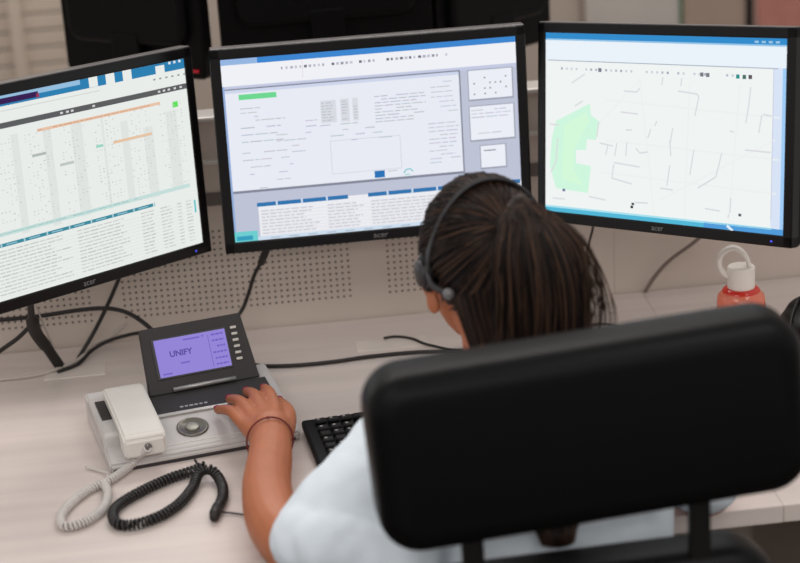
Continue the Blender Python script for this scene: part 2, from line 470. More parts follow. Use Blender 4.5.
def centre_screen():
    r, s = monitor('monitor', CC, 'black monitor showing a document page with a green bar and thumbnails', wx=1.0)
    hw, h0, h1 = s.hw, s.h0, s.h1
    s.rect(-hw, h0, hw, h1, (190, 195, 214), 0)
    zt = h1 - 0.009
    s.rect(-hw, zt, hw, h1, (62, 134, 208), 1); s.rect(-hw, zt, s.loc(257, 60)[0], h1, (150, 182, 226), 2)
    zr = s.loc(225, 87)[1]
    s.rect(-hw, zr, hw, zt, (240, 241, 246), 1)
    s.rect(-hw, zr - 0.006, hw, zr, (196, 202, 226), 1)
    z = s.loc(282, 68)[1]
    xi = s.loc(281, 68)[0]
    for i in range(38):
        x = xi + i * 0.0072
        if rnd.random() < 0.18: continue
        g = rnd.choice((110, 150, 175, 190, 200)); w = rnd.uniform(0.002, 0.005)
        s.rect(x, z - 0.002, x + w, z + 0.002, (g, g, g + 14), 3)
    s.rect(s.loc(302, 66)[0], zr + 0.004, s.loc(302, 66)[0] + 0.0006, zt - 0.003, (215, 200, 208), 3)
    # page window
    p0 = s.loc(224.5, 91); p1 = s.loc(463.5, 171)
    s.rect(p0[0] - 0.002, p0[1] + 0.002, p1[0] + 0.0024, p1[1] - 0.004, (132, 136, 152), 1.5)
    s.rect(p0[0], p0[1], p1[0], p1[1], (232, 235, 244), 2)
    s.rect(p0[0], p0[1], p1[0], p0[1] - 0.005, (206, 214, 236), 3)
    s.prect((238.5, 95), (276, 96.5), (112, 214, 146), 3.5)
    a = s.loc(238.5, 95.5); b = s.loc(276.5, 97)
    s.rect(a[0], a[1] + 0.001, b[0], a[1] - 0.0075, (110, 216, 146), 4)
    gt = (190, 194, 206)
    s.text((231, 97), (237, 190), 13, gt, 0.75, 0.0014, (0.004, 0.009))
    s.text((240, 107), (262, 118), 3, gt, 0.8, 0.0014)
    s.text((240, 118), (288, 142), 4, gt, 0.8, 0.0016)
    s.text((276, 132), (322, 152), 4, gt, 0.55, 0.0014)
    s.text((242, 150), (300, 188), 6, gt, 0.35, 0.0014)
    s.text((305, 118), (318, 128), 2, gt, 0.9)
    for u0, v0, u1, v1 in ((320, 101, 337, 122), (340, 99, 350, 121), (352, 98, 359, 120)): s.prect((u0, v0), (u1, v1), (216, 219, 226), 3); s.text((u0 + 1, v0 + 1), (u1 - 1, v1 - 1), 7, (178, 182, 190), 0.9, 0.0012, (0.004, 0.01))
    s.text((320, 124), (360, 124), 1, gt); s.text((374, 95), (428, 119), 9, (180, 184, 194), 0.92, 0.0013, (0.008, 0.02), jag=0.35)
    s.text((430, 80), (460, 112), 7, (190, 194, 206), 0.6, 0.0013)
    s.text((330, 128), (402, 138), 3, gt, 0.5); s.text((428, 122), (462, 162), 11, gt, 0.8, 0.0014)
    a, b = s.loc(330, 141), s.loc(402, 168)
    for x0, z0, x1, z1 in ((a[0], a[1], b[0], a[1] - 0.0007), (a[0], b[1], b[0], b[1] + 0.0007), (a[0], a[1], a[0] + 0.0007, b[1]), (b[0], a[1], b[0] - 0.0007, b[1])): s.rect(x0, z0, x1, z1, (196, 200, 208), 4)
    s.prect((374.5, 171), (385, 177), (44, 116, 184), 4); s.text((388, 170), (400, 171), 1, gt)
    s.line([(404, 173), (406, 169.5), (410, 168.5), (413, 171)], 0.002, (120, 200, 206)); s.text((405, 174.5), (411, 174), 1, (140, 205, 210))
    for u0, v0, u1, v1 in ((468, 71, 512.5, 96), (469.5, 107, 514.5, 136.5), (480.5, 146, 506, 165.5)):
        p, q = s.loc(u0, v0), s.loc(u1, v1)
        s.rect(p[0] - 0.0014, p[1] + 0.0014, q[0] + 0.002, q[1] - 0.0028, (158, 162, 178), 2); s.rect(p[0], p[1], q[0], q[1], (235, 238, 246), 3)
    s.dots((471, 76), (509, 94), 7, 4, (150, 154, 150), 0.0026, 0.55)
    s.text((471, 109), (512, 116), 3, (196, 200, 214)); s.text((472, 133), (505, 132), 1, (196, 200, 214)); s.text((484, 150), (498, 150), 1, (120, 124, 140))
    # table below the page
    p, q = s.loc(258, 204), s.loc(520, 214)
    s.rect(p[0], p[1], hw, h0 + 0.006, (236, 237, 242), 2)
    for u0, v0, u1 in ((257, 205.5, 348), (368, 194, 520)):
        a = s.loc(u0, v0); e = s.loc(u1, v0 - (u1 - u0) * 0.1)[0]
        zc = s.loc(300, 201)[1]
        s.rect(a[0], zc - 0.0032, e, zc + 0.0032, (52, 118, 176), 3)
        x = a[0] + 0.03
        while x < e - 0.004: s.rect(x, zc - 0.0042, x + 0.003, zc + 0.0042, (205, 218, 235), 4); x += 0.04
    zc -= 0.008
    for k in range(8):
        z = zc + (h0 + 0.008 - zc) * (k + 0.5) / 8
        s.rect(p[0] + 0.003, z - 0.0034, hw - 0.006, z - 0.0030, (214, 206, 206), 3)
        for x0, x1 in ((p[0] + 0.004, p[0] + 0.1), (p[0] + 0.11, p[0] + 0.17), (p[0] + 0.18, p[0] + 0.3), (p[0] + 0.31, hw - 0.02)):
            x = x0; e = x1 - rnd.random() * 0.3 * (x1 - x0)
            while x < e: w = rnd.uniform(0.005, 0.014); s.rect(x, z - 0.0011, min(e, x + w), z + 0.0009, (202, 202, 212), 4); x += w + 0.002
    s.rect(-hw, h0, hw, h0 + 0.006, (206, 222, 238), 3)
    x1 = s.loc(258, 236)[0]
    s.rect(-hw, h0, x1, h0 + 0.0165, (110, 206, 208), 3.5); s.rect(-hw + 0.003, h0 + 0.002, x1 - 0.008, h0 + 0.009, (56, 158, 190), 4)
    for i in range(12):
        if rnd.random() < 0.6: s.rect(x1 + 0.02 + i * 0.03, h0 + 0.0015, x1 + 0.035 + i * 0.03, h0 + 0.0035, (176, 190, 206), 4)
    s.rect(-hw, h0, -hw + 0.003, zr, (150, 176, 218), 3)
    s.build(r)
centre_screen()

def right_screen():
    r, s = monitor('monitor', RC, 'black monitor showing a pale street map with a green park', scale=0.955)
    hw, h0, h1 = s.hw, s.h0, s.h1
    s.rect(-hw, h0, hw, h1, (240, 244, 243), 0)
    s.rect(-hw, h1 - 0.009, hw, h1, (52, 140, 204), 1)
    s.rect(-hw, h1 - 0.0115, hw, h1 - 0.009, (150, 198, 232), 1)
    for i in range(4): s.rect(hw - 0.055 + i * 0.012, h1 - 0.007, hw - 0.048 + i * 0.012, h1 - 0.004, (160, 200, 228), 2)
    zl = s.loc(548, 59.5)[1]
    s.rect(-hw, zl, hw, h1 - 0.0115, (234, 242, 250), 1)
    s.rect(-hw + 0.004, zl - 0.0014, hw - 0.014, zl, (168, 178, 192), 2)
    xr = hw - 0.022
    s.rect(xr, h0, hw, zl, (216, 228, 246), 1); s.rect(xr, h0 + 0.02, xr + 0.0012, zl, (196, 200, 220), 2)
    s.rect(hw - 0.006, h0, hw, zl, (160, 204, 246), 2)
    zi = s.loc(600, 70)[1]
    x = -hw + 0.012
    for i in range(44):
        x += 0.0098
        if x > hw - 0.06: break
        if rnd.random() < 0.3: continue
        c = rnd.choice(((204, 208, 216), (186, 190, 202), (210, 211, 218), (165, 170, 182), (205, 213, 222)))
        s.rect(x, zi - 0.0018, x + 0.004, zi + 0.0018, c, 3)
    for u, v, c in ((600, 70, (120, 124, 138)), (702, 74.5, (120, 124, 132)), (708, 75, (124, 128, 134)), (738, 76.5, (40, 140, 136)), (744.5, 77, (70, 110, 100)), (750.5, 77, (90, 84, 90))):
        p = s.loc(u, v); s.rect(p[0] - 0.003, p[1] - 0.003, p[0] + 0.003, p[1] + 0.003, c, 4)
    s.poly([s.loc(*p) for p in ((556, 121), (590, 103.5), (591, 115), (600, 122), (596, 140), (587, 139), (586, 150), (576, 150), (576, 163), (591, 166), (588, 193), (556, 188), (550, 165), (552, 138))], (207, 246, 222), 2)
    s.poly([s.loc(*p) for p in ((564, 125), (585, 112), (590, 120), (574, 150), (574, 170), (584, 186), (562, 180))], (212, 249, 218), 3)
    rd = (220, 220, 224)
    W1 = 0.0024
    roads = [[(572, 83), (585, 74)], [(575, 106), (583, 101)], [(550, 124), (559, 125)], [(624, 91), (637, 92), (640, 88)], [(621, 112), (638, 114)], [(626, 130), (632, 130)],
             [(597, 137), (599, 122)], [(648, 138), (651, 129)], [(662, 85), (663, 77)], [(681, 86), (682, 78)], [(678, 91), (697, 94), (699, 97), (695, 116)], [(751, 87), (749, 105), (746, 123)],
             [(762, 115), (759, 133)], [(763, 114.5), (772, 116)], [(670, 145), (673, 128)], [(600, 143), (613, 146)], [(606, 155), (608, 145)], [(615, 156), (617, 143)], [(626, 156), (627, 142)], [(636, 148), (640, 153), (648, 152)],
             [(614, 164), (612, 178), (632, 184)], [(614, 162.5), (640, 167)], [(558, 138), (556, 162), (551, 172)], [(589, 196.5), (606, 200)], [(670, 140), (671, 156)], [(667, 186), (670, 165)], [(660, 188), (673, 190)],
             [(690, 175), (694, 150)], [(698, 188), (716, 177), (722, 153)], [(705, 208.5), (720, 211)], [(730, 213), (731, 198)], [(745, 150), (771, 152.5)], [(728, 218), (729, 214)], [(553, 198), (565, 199)], [(730, 131), (734, 132)], [(655, 126), (657, 121)], [(635, 202.5), (648, 203)]]
    for q in roads: s.line(q, W1, rd)
    # faint street grid
    for q in ([(606, 100), (780, 118)], [(604, 140), (778, 160)], [(600, 172), (776, 194)], [(640, 80), (655, 222)], [(690, 82), (684, 226)], [(740, 84), (728, 230)], [(600, 122), (640, 80)], [(660, 200), (775, 140)]): s.line(q, 0.003, (237, 241, 240), 1)
    for u, v, c in ((564, 190, (90, 96, 150)), (632, 207, (60, 60, 66)), (633, 204, (90, 90, 96)), (740, 215, (96, 96, 104))):
        p = s.loc(u, v); s.rect(p[0] - 0.0026, p[1] - 0.002, p[0] + 0.0026, p[1] + 0.002, c, 4)
    s.rect(-hw, h0, hw, h0 + 0.0085, (84, 184, 216), 2); s.rect(-hw, h0 + 0.0065, hw - 0.02, h0 + 0.0095, (170, 226, 240), 3)
    s.rect(hw - 0.14, h0, hw, h0 + 0.0085, (82, 156, 218), 3)
    s.line([(727, 225.5), (733, 231)], 0.004, (225, 238, 250), 4)
    s.build(r)
right_screen()

# ------------------------------------------------------------------ telephone
PA = R(11)
PO = Vector((-0.0786, -0.4957, 0.0))
PM = Matrix.Translation(PO) @ Matrix.Rotation(PA, 4, 'Z')
def build_phone():
    r = empty('desk_telephone'); r.matrix_world = PM
    tag(r, 'silver and graphite desk telephone with a lit tilted display', 'telephone')
    # wedge base (x, t, z profile)
    bm = bmesh.new()
    prof = [(-0.004, 0.0), (-0.006, 0.012), (0.0, 0.018), (0.085, 0.036), (0.205, 0.044), (0.21, 0.038), (0.21, 0.0)]
    x0, x1 = -0.12, 0.163
    a = [bm.verts.new((x0, t, z)) for t, z in prof]; b = [bm.verts.new((x1, t, z)) for t, z in prof]
    fs = [bm.faces.new(a), bm.faces.new(b[::-1])] + [bm.faces.new((a[i], b[i], b[(i + 1) % len(prof)], a[(i + 1) % len(prof)])) for i in range(len(prof))]
    bmesh.ops.recalc_face_normals(bm, faces=fs)
    bmesh.ops.bevel(bm, geom=list(bm.edges), offset=0.003, segments=2, affect='EDGES')
    base = bm_obj('base', bm, M_PHONE, r)
    top = lambda t: 0.018 + (0.018 * t / 0.085 if t < 0.085 else 0.018 + (t - 0.085) * 0.0667)
    slope = math.atan2(0.018, 0.085)
    box('foot', (0.02, 0.0, 0.0035), (0.27, 0.01, 0.006), M_PHDARK, r)
    # graphite function strip in front of the display
    SM = Matrix.Translation((0.05, 0.118, 0.0395)) @ Matrix.Rotation(R(4.5), 4, 'X')
    box('function_strip', (0, 0, 0), (0.2, 0.066, 0.004), M_PHDARK, r, bev=0.0015, M=SM)
    box('chrome_trim', (0, 0, 0), (0.196, 0.008, 0.004), mat('satin_chrome', (176, 172, 168), 0.3, metal=0.7), r, bev=0.001, M=Matrix.Translation((0.05, 0.083, 0.037)) @ Matrix.Rotation(slope, 4, 'X'))
    M_PR = mat('print_pale', (168, 166, 168), 0.5)
    for xs_ in ((0.006, 0.05, 6), (0.088, 0.1, 2)):           # tiny worn print, too small to read
        bm = bmesh.new(); dx = (xs_[1] - xs_[0]) / xs_[2]
        for k in range(xs_[2]):
            add_box(bm, (xs_[0] + dx * (k + 0.4) - 0.05, -0.019, 0.0021), (dx * rnd.uniform(0.55, 0.85), 0.0042, 0.0004), SM)
        bm_obj('print_line', bm, M_PR, r)
    # touch disc
    DM = Matrix.Translation((0.013, 0.045, top(0.045))) @ Matrix.Rotation(slope, 4, 'X')
    bm = bmesh.new(); lathe(bm, [(0.0235, -0.001), (0.0235, 0.0022), (0.021, 0.0032), (0.019, 0.0018), (0.0, 0.0018)], 36, DM)
    dk = bm_obj('control_disc', bm, mat('disc_dark_chrome', (112, 108, 100), 0.28, metal=0.5), r, True)
    bm = bmesh.new(); lathe(bm, [(0.0105, 0.0018), (0.0105, 0.003), (0.008, 0.0036), (0.0, 0.0036)], 28, DM)
    bm_obj('disc_button', bm, mat('disc_centre', (150, 148, 138), 0.3, metal=0.4), dk, True)
    # keypad under the hand
    for i in range(3):
        for k in range(4):
            KM = Matrix.Translation((0.098 + i * 0.022, 0.014 + k * 0.017, top(0.014 + k * 0.017) + 0.0015)) @ Matrix.Rotation(slope, 4, 'X')
            box('key', (0, 0, 0), (0.018, 0.011, 0.004), M_PHDARK, r, bev=0.001, M=KM)
    # groove lines along the front apron
    box('front_line', (0, 0, 0), (0.14, 0.0012, 0.001), M_WHITEPL, r, M=Matrix.Translation((0.03, 0.012, top(0.012) + 0.0004)) @ Matrix.Rotation(slope, 4, 'X'))
    # display head
    hx, ht, hz = -0.03, 0.148, 0.045
    DH = Matrix.Translation((0.0565, ht, hz)) @ Matrix.Rotation(R(2.3), 4, 'Z') @ Matrix.Rotation(R(-30), 4, 'X')  # local z runs up the panel
    w, h = 0.170, 0.101
    bm = bmesh.new()
    out = [(-w / 2 - 0.001, 0), (w / 2 + 0.001, 0), (w / 2 - 0.009, h), (w / 2 - 0.012, h + 0.002), (-w / 2 + 0.006, h + 0.002), (-w / 2 + 0.003, h)]
    prism(bm, out, 0.0, 0.016, DH, bev=0.0015, seg=2)
    dh = bm_obj('display_head', bm, M_PHDARK, r)
    bm = bmesh.new(); add_box(bm, (-0.01, -0.0005, 0.0535), (0.118, 0.002, 0.064), DH, bev=0.0008)
    bm_obj('display_rim', bm, mat('display_rim_dark', (40, 38, 42), 0.3), dh)
    s = Screen(None, None)
    sx0, sx1, sz0, sz1 = -0.065, 0.0465, 0.0245, 0.0825
    s.rect(sx0, sz0, sx1, sz1, (148, 133, 214), 16)
    dk2 = (92, 76, 170)
    s.rect(0.0185, sz0 + 0.003, 0.0191, sz1 - 0.006, dk2, 18)
    for k in range(6):
        z = sz1 - 0.006 - k * 0.0092; x = 0.024 + (0.006 if k in (2,) else 0) - (0.002 if k == 3 else 0)
        e = 0.043
        while x < e: w2 = rnd.uniform(0.003, 0.006); s.rect(x, z - 0.0013, min(e, x + w2), z + 0.0013, (112, 96, 190), 18); x += w2 + 0.0012
    for x0, x1, z in ((-0.02, 0.006, sz1 - 0.006), (0.009, 0.012, sz1 - 0.005), (-0.03, -0.016, 0.042), (-0.06, -0.046, 0.029)):
        s.rect(x0, z - 0.0012, x1, z + 0.0012, (116, 100, 194), 18)
    me_o = s.build(dh); me_o.name = 'display_screen'; me_o.data.transform(DH)
    m_txt = mat('display_text_violet', (66, 50, 128), 0.6, emit=((66, 50, 128), 0.8))
    text_mesh('display_lettering', 'UNIFY', 0.0125, m_txt, me_o, (0, 0, 0), M=DH @ Matrix.Translation((-0.027, -0.0026, 0.0575)) @ Matrix.Rotation(R(90), 4, 'X'), depth=0.0001, bold=0.0004)
    for k in range(6):
        bm = bmesh.new(); add_box(bm, (0.0605, -0.001, 0.082 - k * 0.0098), (0.0095, 0.003, 0.0042), DH, bev=0.001)
        bm_obj('side_key', bm, M_WHITEPL if False else mat('key_pale', (196, 192, 184), 0.35), dh)
    bm = bmesh.new(); add_tube(bm, [DH @ Vector((-0.05, -0.0035, 0.004)), DH @ Vector((0.048, -0.0035, 0.004))], 0.0036, 10)
    bm_obj('hinge_bar', bm, mat('satin_bar', (168, 166, 164), 0.3, metal=0.6), dh, True)
    bm = bmesh.new(); add_box(bm, (0.0, 0.02, 0.03), (0.1, 0.03, 0.05), DH)
    bm_obj('display_support', bm, M_PHDARK, r)
    # handset cradle
    CM = Matrix.Translation((-0.091, 0.108, 0.03))
    box('cradle', (0, 0, 0), (0.058, 0.15, 0.03), M_PHONE, r, bev=0.006, seg=3, M=CM)
    box('speaker_slot', (0, 0, 0), (0.026, 0.07, 0.006), mat('slot_black', (38, 36, 36), 0.5), r, bev=0.001, M=Matrix.Translation((-0.099, 0.122, 0.0445)) @ Matrix.Rotation(R(2), 4, 'Y'))
    return r
build_phone()
def build_handset():
    r = empty('telephone_handset'); r.matrix_world = PM @ Matrix.Translation((-0.068, 0.075, 0.0))
    tag(r, 'white telephone handset resting in its cradle beside the display', 'handset')
    # side profile (t, z): two heads and a slightly arched grip
    prof = [(-0.09, 0.022), (-0.092, 0.05), (-0.085, 0.0575), (-0.04, 0.062), (0.02, 0.0645), (0.07, 0.066), (0.088, 0.064), (0.094, 0.056), (0.094, 0.047), (0.05, 0.046), (-0.045, 0.046), (-0.055, 0.022)]
    bm = bmesh.new()
    x0, x1 = -0.03, 0.031
    a = [bm.verts.new((x0, t, z)) for t, z in prof]; b = [bm.verts.new((x1, t, z)) for t, z in prof]
    fs = [bm.faces.new(a), bm.faces.new(b[::-1])] + [bm.faces.new((a[i], b[i], b[(i + 1) % len(prof)], a[(i + 1) % len(prof)])) for i in range(len(prof))]
    bmesh.ops.recalc_face_normals(bm, faces=fs)
    bmesh.ops.bevel(bm, geom=list(bm.edges), offset=0.0035, segments=3, affect='EDGES')
    bm_obj('handset_body', bm, M_WHITEPL, r)
    bm = bmesh.new(); lathe(bm, [(0.0055, 0.0), (0.0055, 0.003), (0.0035, 0.0032), (0.0, 0.002)], 16, Matrix.Translation((0.004, -0.0915, 0.038)) @ Matrix.Rotation(R(90), 4, 'X'))
    bm_obj('cord_socket', bm, mat('socket_grey', (110, 106, 106), 0.5), r, True)
    return r
build_handset()
# curly cords
hp = PM @ Matrix.Translation((-0.068, 0.075, 0)) @ Vector((0.004, -0.096, 0.038))
Z = 0.0075
wc = [hp, px(138, 456, z=0.02), px(130, 466, z=Z), px(110, 480, z=Z), px(88, 490, z=Z), px(70, 504, z=Z), px(61, 517, z=Z), px(64, 526, z=Z), px(76, 525, z=Z), px(92, 518, z=Z), px(104, 507, z=Z), px(108, 494, z=Z + 0.002), px(104, 482, z=Z)]
wcord = bm_obj('curly_cord', coil(wc, 0.0048, 0.0021, 190), mat('pale_grey_cord', (205, 200, 196), 0.45), None, True)
tag(wcord, 'white curly handset cord looped on the desk beside the telephone', 'cord')
tube('cord_lead', [px(104, 482, z=Z), px(108, 474, z=0.006), px(100, 471, z=0.004), px(86, 467, z=0.004)], 0.0018, MATS['pale_grey_cord'], wcord)
Z = 0.0085
bc = [px(205, 466, z=Z + 0.004), px(192, 471, z=Z), px(168, 479, z=Z), px(142, 491, z=Z), px(120, 504, z=Z), px(113, 514, z=Z), px(118, 524, z=Z), px(136, 524, z=Z), px(160, 516, z=Z), px(180, 503, z=Z), px(193, 487, z=Z), px(199, 473, z=Z + 0.006), px(211, 470, z=Z + 0.008), px(221, 482, z=Z), px(223, 496, z=Z), px(217, 509, z=Z)]
bcord = bm_obj('curly_cord', coil(bc, 0.0058, 0.0024, 165), mat('black_cord', (30, 27, 27), 0.4), None, True)
tag(bcord, 'black curly headset cord looped on the desk below the telephone', 'cord')
tube('cord_core', [px(195, 460, z=0.008), px(199, 466, z=0.012), px(205, 467, z=0.012)], 0.002, M_CABLE, bcord)
bm = bmesh.new(); add_tube(bm, [px(218, 506, z=Z), px(215, 513, z=Z), px(214, 518, z=Z)], [0.0075, 0.008, 0.006], 12)
bm_obj('plug', bm, M_CABLE, bcord, True)
tube('cord_lead', [px(216, 511, z=0.006), px(232, 513, z=0.003), px(256, 514, z=0.003), px(300, 500, z=0.004)], 0.0013, M_CABLE, bcord)

# ------------------------------------------------------------------ keyboard
def build_keyboard():
    a = R(5.5); o = px(301, 421, z=0.018)
    r = empty('keyboard'); r.matrix_world = Matrix.Translation((o.x, o.y, 0.004)) @ Matrix.Rotation(a, 4, 'Z')
    tag(r, 'black computer keyboard on the desk right of the telephone', 'keyboard')
    bm = bmesh.new(); add_box(bm, (0.222, -0.073, 0.009), (0.444, 0.146, 0.014), Matrix.Rotation(R(2), 4, 'X'), bev=0.004, seg=2)
    bm_obj('keyboard_case', bm, M_BLACK, r)
    bm = bmesh.new()
    for k in range(6):
        y = -0.021 - k * 0.0200 - (0.005 if k else 0)
        x = 0.018
        while x < 0.425:
            w = 0.0165
            if k == 5 and 0.085 < x < 0.1: w = 0.11
            if not (0.288 < x < 0.298 or 0.352 < x < 0.362):
                add_box(bm, (x + w / 2, y, 0.0172 + 0.0006 * (5 - k) - 0.0012), (w, 0.0155, 0.005), None, bev=0.0018, seg=1)
            x += w + 0.0025
    ks = bm_obj('keys', bm, mat('key_black', (20, 19, 20), 0.5, spec=0.15), r); ks['kind'] = 'stuff'
    bm = bmesh.new()
    for k in range(6):
        for i in range(22):
            if rnd.random() < 0.8:
                add_box(bm, (0.0235 + i * 0.019, -0.019 - k * 0.0200 - (0.005 if k else 0), 0.0186 + 0.0006 * (5 - k)), (0.004, 0.0035, 0.0006))
    kl = bm_obj('key_legends', bm, mat('legend_white', (150, 146, 142), 0.5), r); kl['kind'] = 'stuff'
build_keyboard()

# ------------------------------------------------------------------ cables
def cable(label, P, rad, m, name='cable'):
    o = tube(name, P, rad, m); tag(o, label, 'cable'); return o
yl = -0.08
b = cable('thick black cable bundle hanging below the table monitor into the desk port', [px(30, 300, y=-0.2), px(32, 318, y=-0.17), px(36, 333, y=-0.14), px(48, 349, y=-0.11), px(61, 368, z=0.002)], [0.0055] * 9 + [0.0105] * 14 + [0.009] * 10, M_CABLE, 'cable_bundle')
cable('black cable arching across the partition towards the telephone display', [px(-40, 322, y=yl), px(0, 320, y=yl), px(40, 316, y=yl), px(80, 310, y=yl), px(108, 308.5, y=yl), px(130, 314, y=yl - 0.01), px(152, 330, y=-0.12), px(160, 345, y=-0.16)], 0.0038, M_CABLE)
cable('black cable sloping from the bundle down to the left of the desk', [px(34, 322, y=-0.15), px(18, 338, y=-0.14), px(0, 351, y=-0.13), px(-20, 366, z=0.004)], 0.0036, M_CABLE)
cable('straight black cable slanting from the table monitor to the desk port', [px(120, 276, y=-0.05), px(108, 304, y=-0.05), px(94, 332, y=-0.05), px(78, 359, z=0.003)], 0.0034, M_CABLE)
cable('thin pale cable hanging beside the black cable bundle', [px(36, 305, y=-0.12), px(44, 326, y=-0.1), px(52, 345, y=-0.09), px(58, 362, z=0.002)], 0.0014, M_PALECABLE)
cable('pale grey cable lying along the desk into the port', [px(-30, 382, z=0.004), px(0, 379.5, z=0.004), px(36, 375, z=0.004), px(62, 367, z=0.006), px(80, 358, z=0.008), px(92, 345, z=0.01), px(110, 336, y=-0.03), px(126, 324, y=-0.01)], 0.0028, M_PALECABLE)
cable('short black cable running from the desk port behind the display', [px(58, 372, z=0.004), px(78, 364, z=0.005), px(90, 352, z=0.006), px(104, 343, y=-0.03), px(122, 336.5, y=-0.03), px(145, 333, y=-0.05), px(175, 340, y=-0.09)], 0.0031, M_CABLE)
cb = cable('black cable hanging from the document monitor down behind the display', [px(266, 250, y=-0.09), px(261, 262, y=-0.07), px(254, 276, y=-0.05), px(249, 292, y=-0.04), px(243, 308, y=-0.04), px(232, 326, y=-0.05), px(226, 345, z=0.004)], 0.0032, M_CABLE)
bm = bmesh.new(); add_tube(bm, [px(267, 248, y=-0.09), px(261, 263, y=-0.07)], 0.0062, 10); bm_obj('plug', bm, M_CABLE, cb, True)
cable('black cable lying on the desk between the telephone and the chair', [px(236, 358, z=0.004), px(250, 363.5, z=0.004), px(266, 366, z=0.004), px(300, 365, z=0.004), px(335, 361.5, z=0.004), px(370, 356.5, z=0.004), px(420, 352, z=0.004), px(470, 352, z=0.004)], 0.0034, M_CABLE)
cable('thin black cable curving over the desk beside the seated person', [px(384, 338, z=0.006), px(396, 336.5, z=0.004), px(412, 338.5, z=0.004), px(430, 345, z=0.004), px(470, 350, z=0.004), px(540, 335, z=0.004), px(590, 325.5, z=0.004), px(606, 324.5, z=0.004), px(622, 328, z=0.004), px(650, 336, z=0.004)], 0.0022, M_CABLE)
cable('grey cable slanting below the map monitor to the desk', [px(706, 232, y=-0.04), px(692, 244, y=-0.035), px(670, 260, y=-0.025), px(656, 275, y=-0.018), px(645, 292, z=0.003)], 0.0032, M_GREYCABLE)
cable('short dark cable end hanging beneath the map monitor', [px(594, 222, y=-0.1), px(592, 232, y=-0.08), px(589, 243, y=-0.06), px(586, 262, y=-0.03), px(585, 297, z=0.003)], 0.0022, M_CABLE)

# ------------------------------------------------------------------ bottle
def build_bottle():
    yb = -0.33
    c = px(741, 258, y=yb); sc = 1.0
    r = empty('water_bottle', (c.x, yb, 0)); tag(r, 'coral red bottle with white lid and carrying loop beside the chair', 'bottle')
    zc = px(741, 264, y=yb - 0.01).z     # rim of cap top
    zt = px(741, 266, y=yb).z
    zb = px(741, 287, y=yb).z
    bm = bmesh.new()
    lathe(bm, [(0.0, 0.001), (0.034, 0.001), (0.0375, 0.004), (0.0375, zb - 0.024), (0.036, zb - 0.013), (0.027, zb - 0.003), (0.023, zb), (0.0, zb)], 40)
    m = mat('coral_translucent_plastic', (240, 132, 104), 0.18, spec=0.6, var=0.03, trans=0.25)
    bm_obj('bottle_body', bm, m, r, True)
    bm = bmesh.new()
    lathe(bm, [(0.0262, zb - 0.007), (0.0302, zb - 0.010), (0.0308, zb - 0.013), (0.029, zb - 0.004), (0.024, zb + 0.0005)], 40)
    bm_obj('shoulder_band', bm, mat('red_glossy_plastic', (200, 52, 40), 0.12), r, True)
    bm = bmesh.new()
    lathe(bm, [(0.0, zb - 0.001), (0.0208, zb - 0.001), (0.0212, zb + 0.002), (0.0212, zt - 0.0015), (0.0195, zt), (0.0, zt)], 40)
    ml = mat('lid_white', (228, 222, 214), 0.45, var=0.02)
    cap = bm_obj('lid', bm, ml, r)
    loop = [Vector((x * 0.001, 0.0, zt + z * 0.001)) for x, z in ((-17, -17), (-25, -12), (-31, -3), (-33, 8), (-30, 19), (-22, 27), (-12, 30), (-2, 26), (6, 17), (11, 6), (13, -3))]
    bm = bmesh.new()
    P = catmull(loop, 6); n = len(P)
    T, N = frames(P)
    rings = []
    for p, t in zip(P, T):
        s_ = Vector((0, 1, 0)); k = s_.cross(t).normalized()
        rings.append([bm.verts.new(p + s_ * a * 0.0068 + k * b * 0.0036) for a, b in ((-1, -0.6), (-0.7, -1), (0.7, -1), (1, -0.6), (1, 0.6), (0.7, 1), (-0.7, 1), (-1, 0.6))])
    for a, b in zip(rings, rings[1:]):
        for k in range(8): bm.faces.new((a[k], a[(k + 1) % 8], b[(k + 1) % 8], b[k]))
    bm.faces.new(rings[0][::-1]); bm.faces.new(rings[-1])
    bmesh.ops.rotate(bm, cent=(0, 0, 0), matrix=Matrix.Rotation(R(-12), 3, 'Z'), verts=bm.verts)
    bm_obj('carry_loop', bm, ml, r, True)
build_bottle()

# black pouch at the end of the desk
def build_pouch():
    c = px(812, 330, z=0.03)
    bm = bmesh.new()
    add_ball(bm, (0, 0, 0.034), (0.052, 0.07, 0.034), n=24); add_ball(bm, (0.006, 0.03, 0.045), (0.04, 0.04, 0.03), n=20)
    o = bm_obj('pouch_body', bm, M_PADS, None, True); remesh(o, 0.004, 4)
    r = empty('soft_pouch', (c.x, c.y, 0)); o.parent = r
    tube('zip', [Vector((-0.045, -0.03, 0.05)), Vector((-0.03, 0.0, 0.064)), Vector((-0.01, 0.03, 0.075)), Vector((0.02, 0.05, 0.07))], 0.002, M_STEEL, r)
    tag(r, 'rounded black soft pouch on the desk beyond the bottle', 'pouch')
build_pouch()

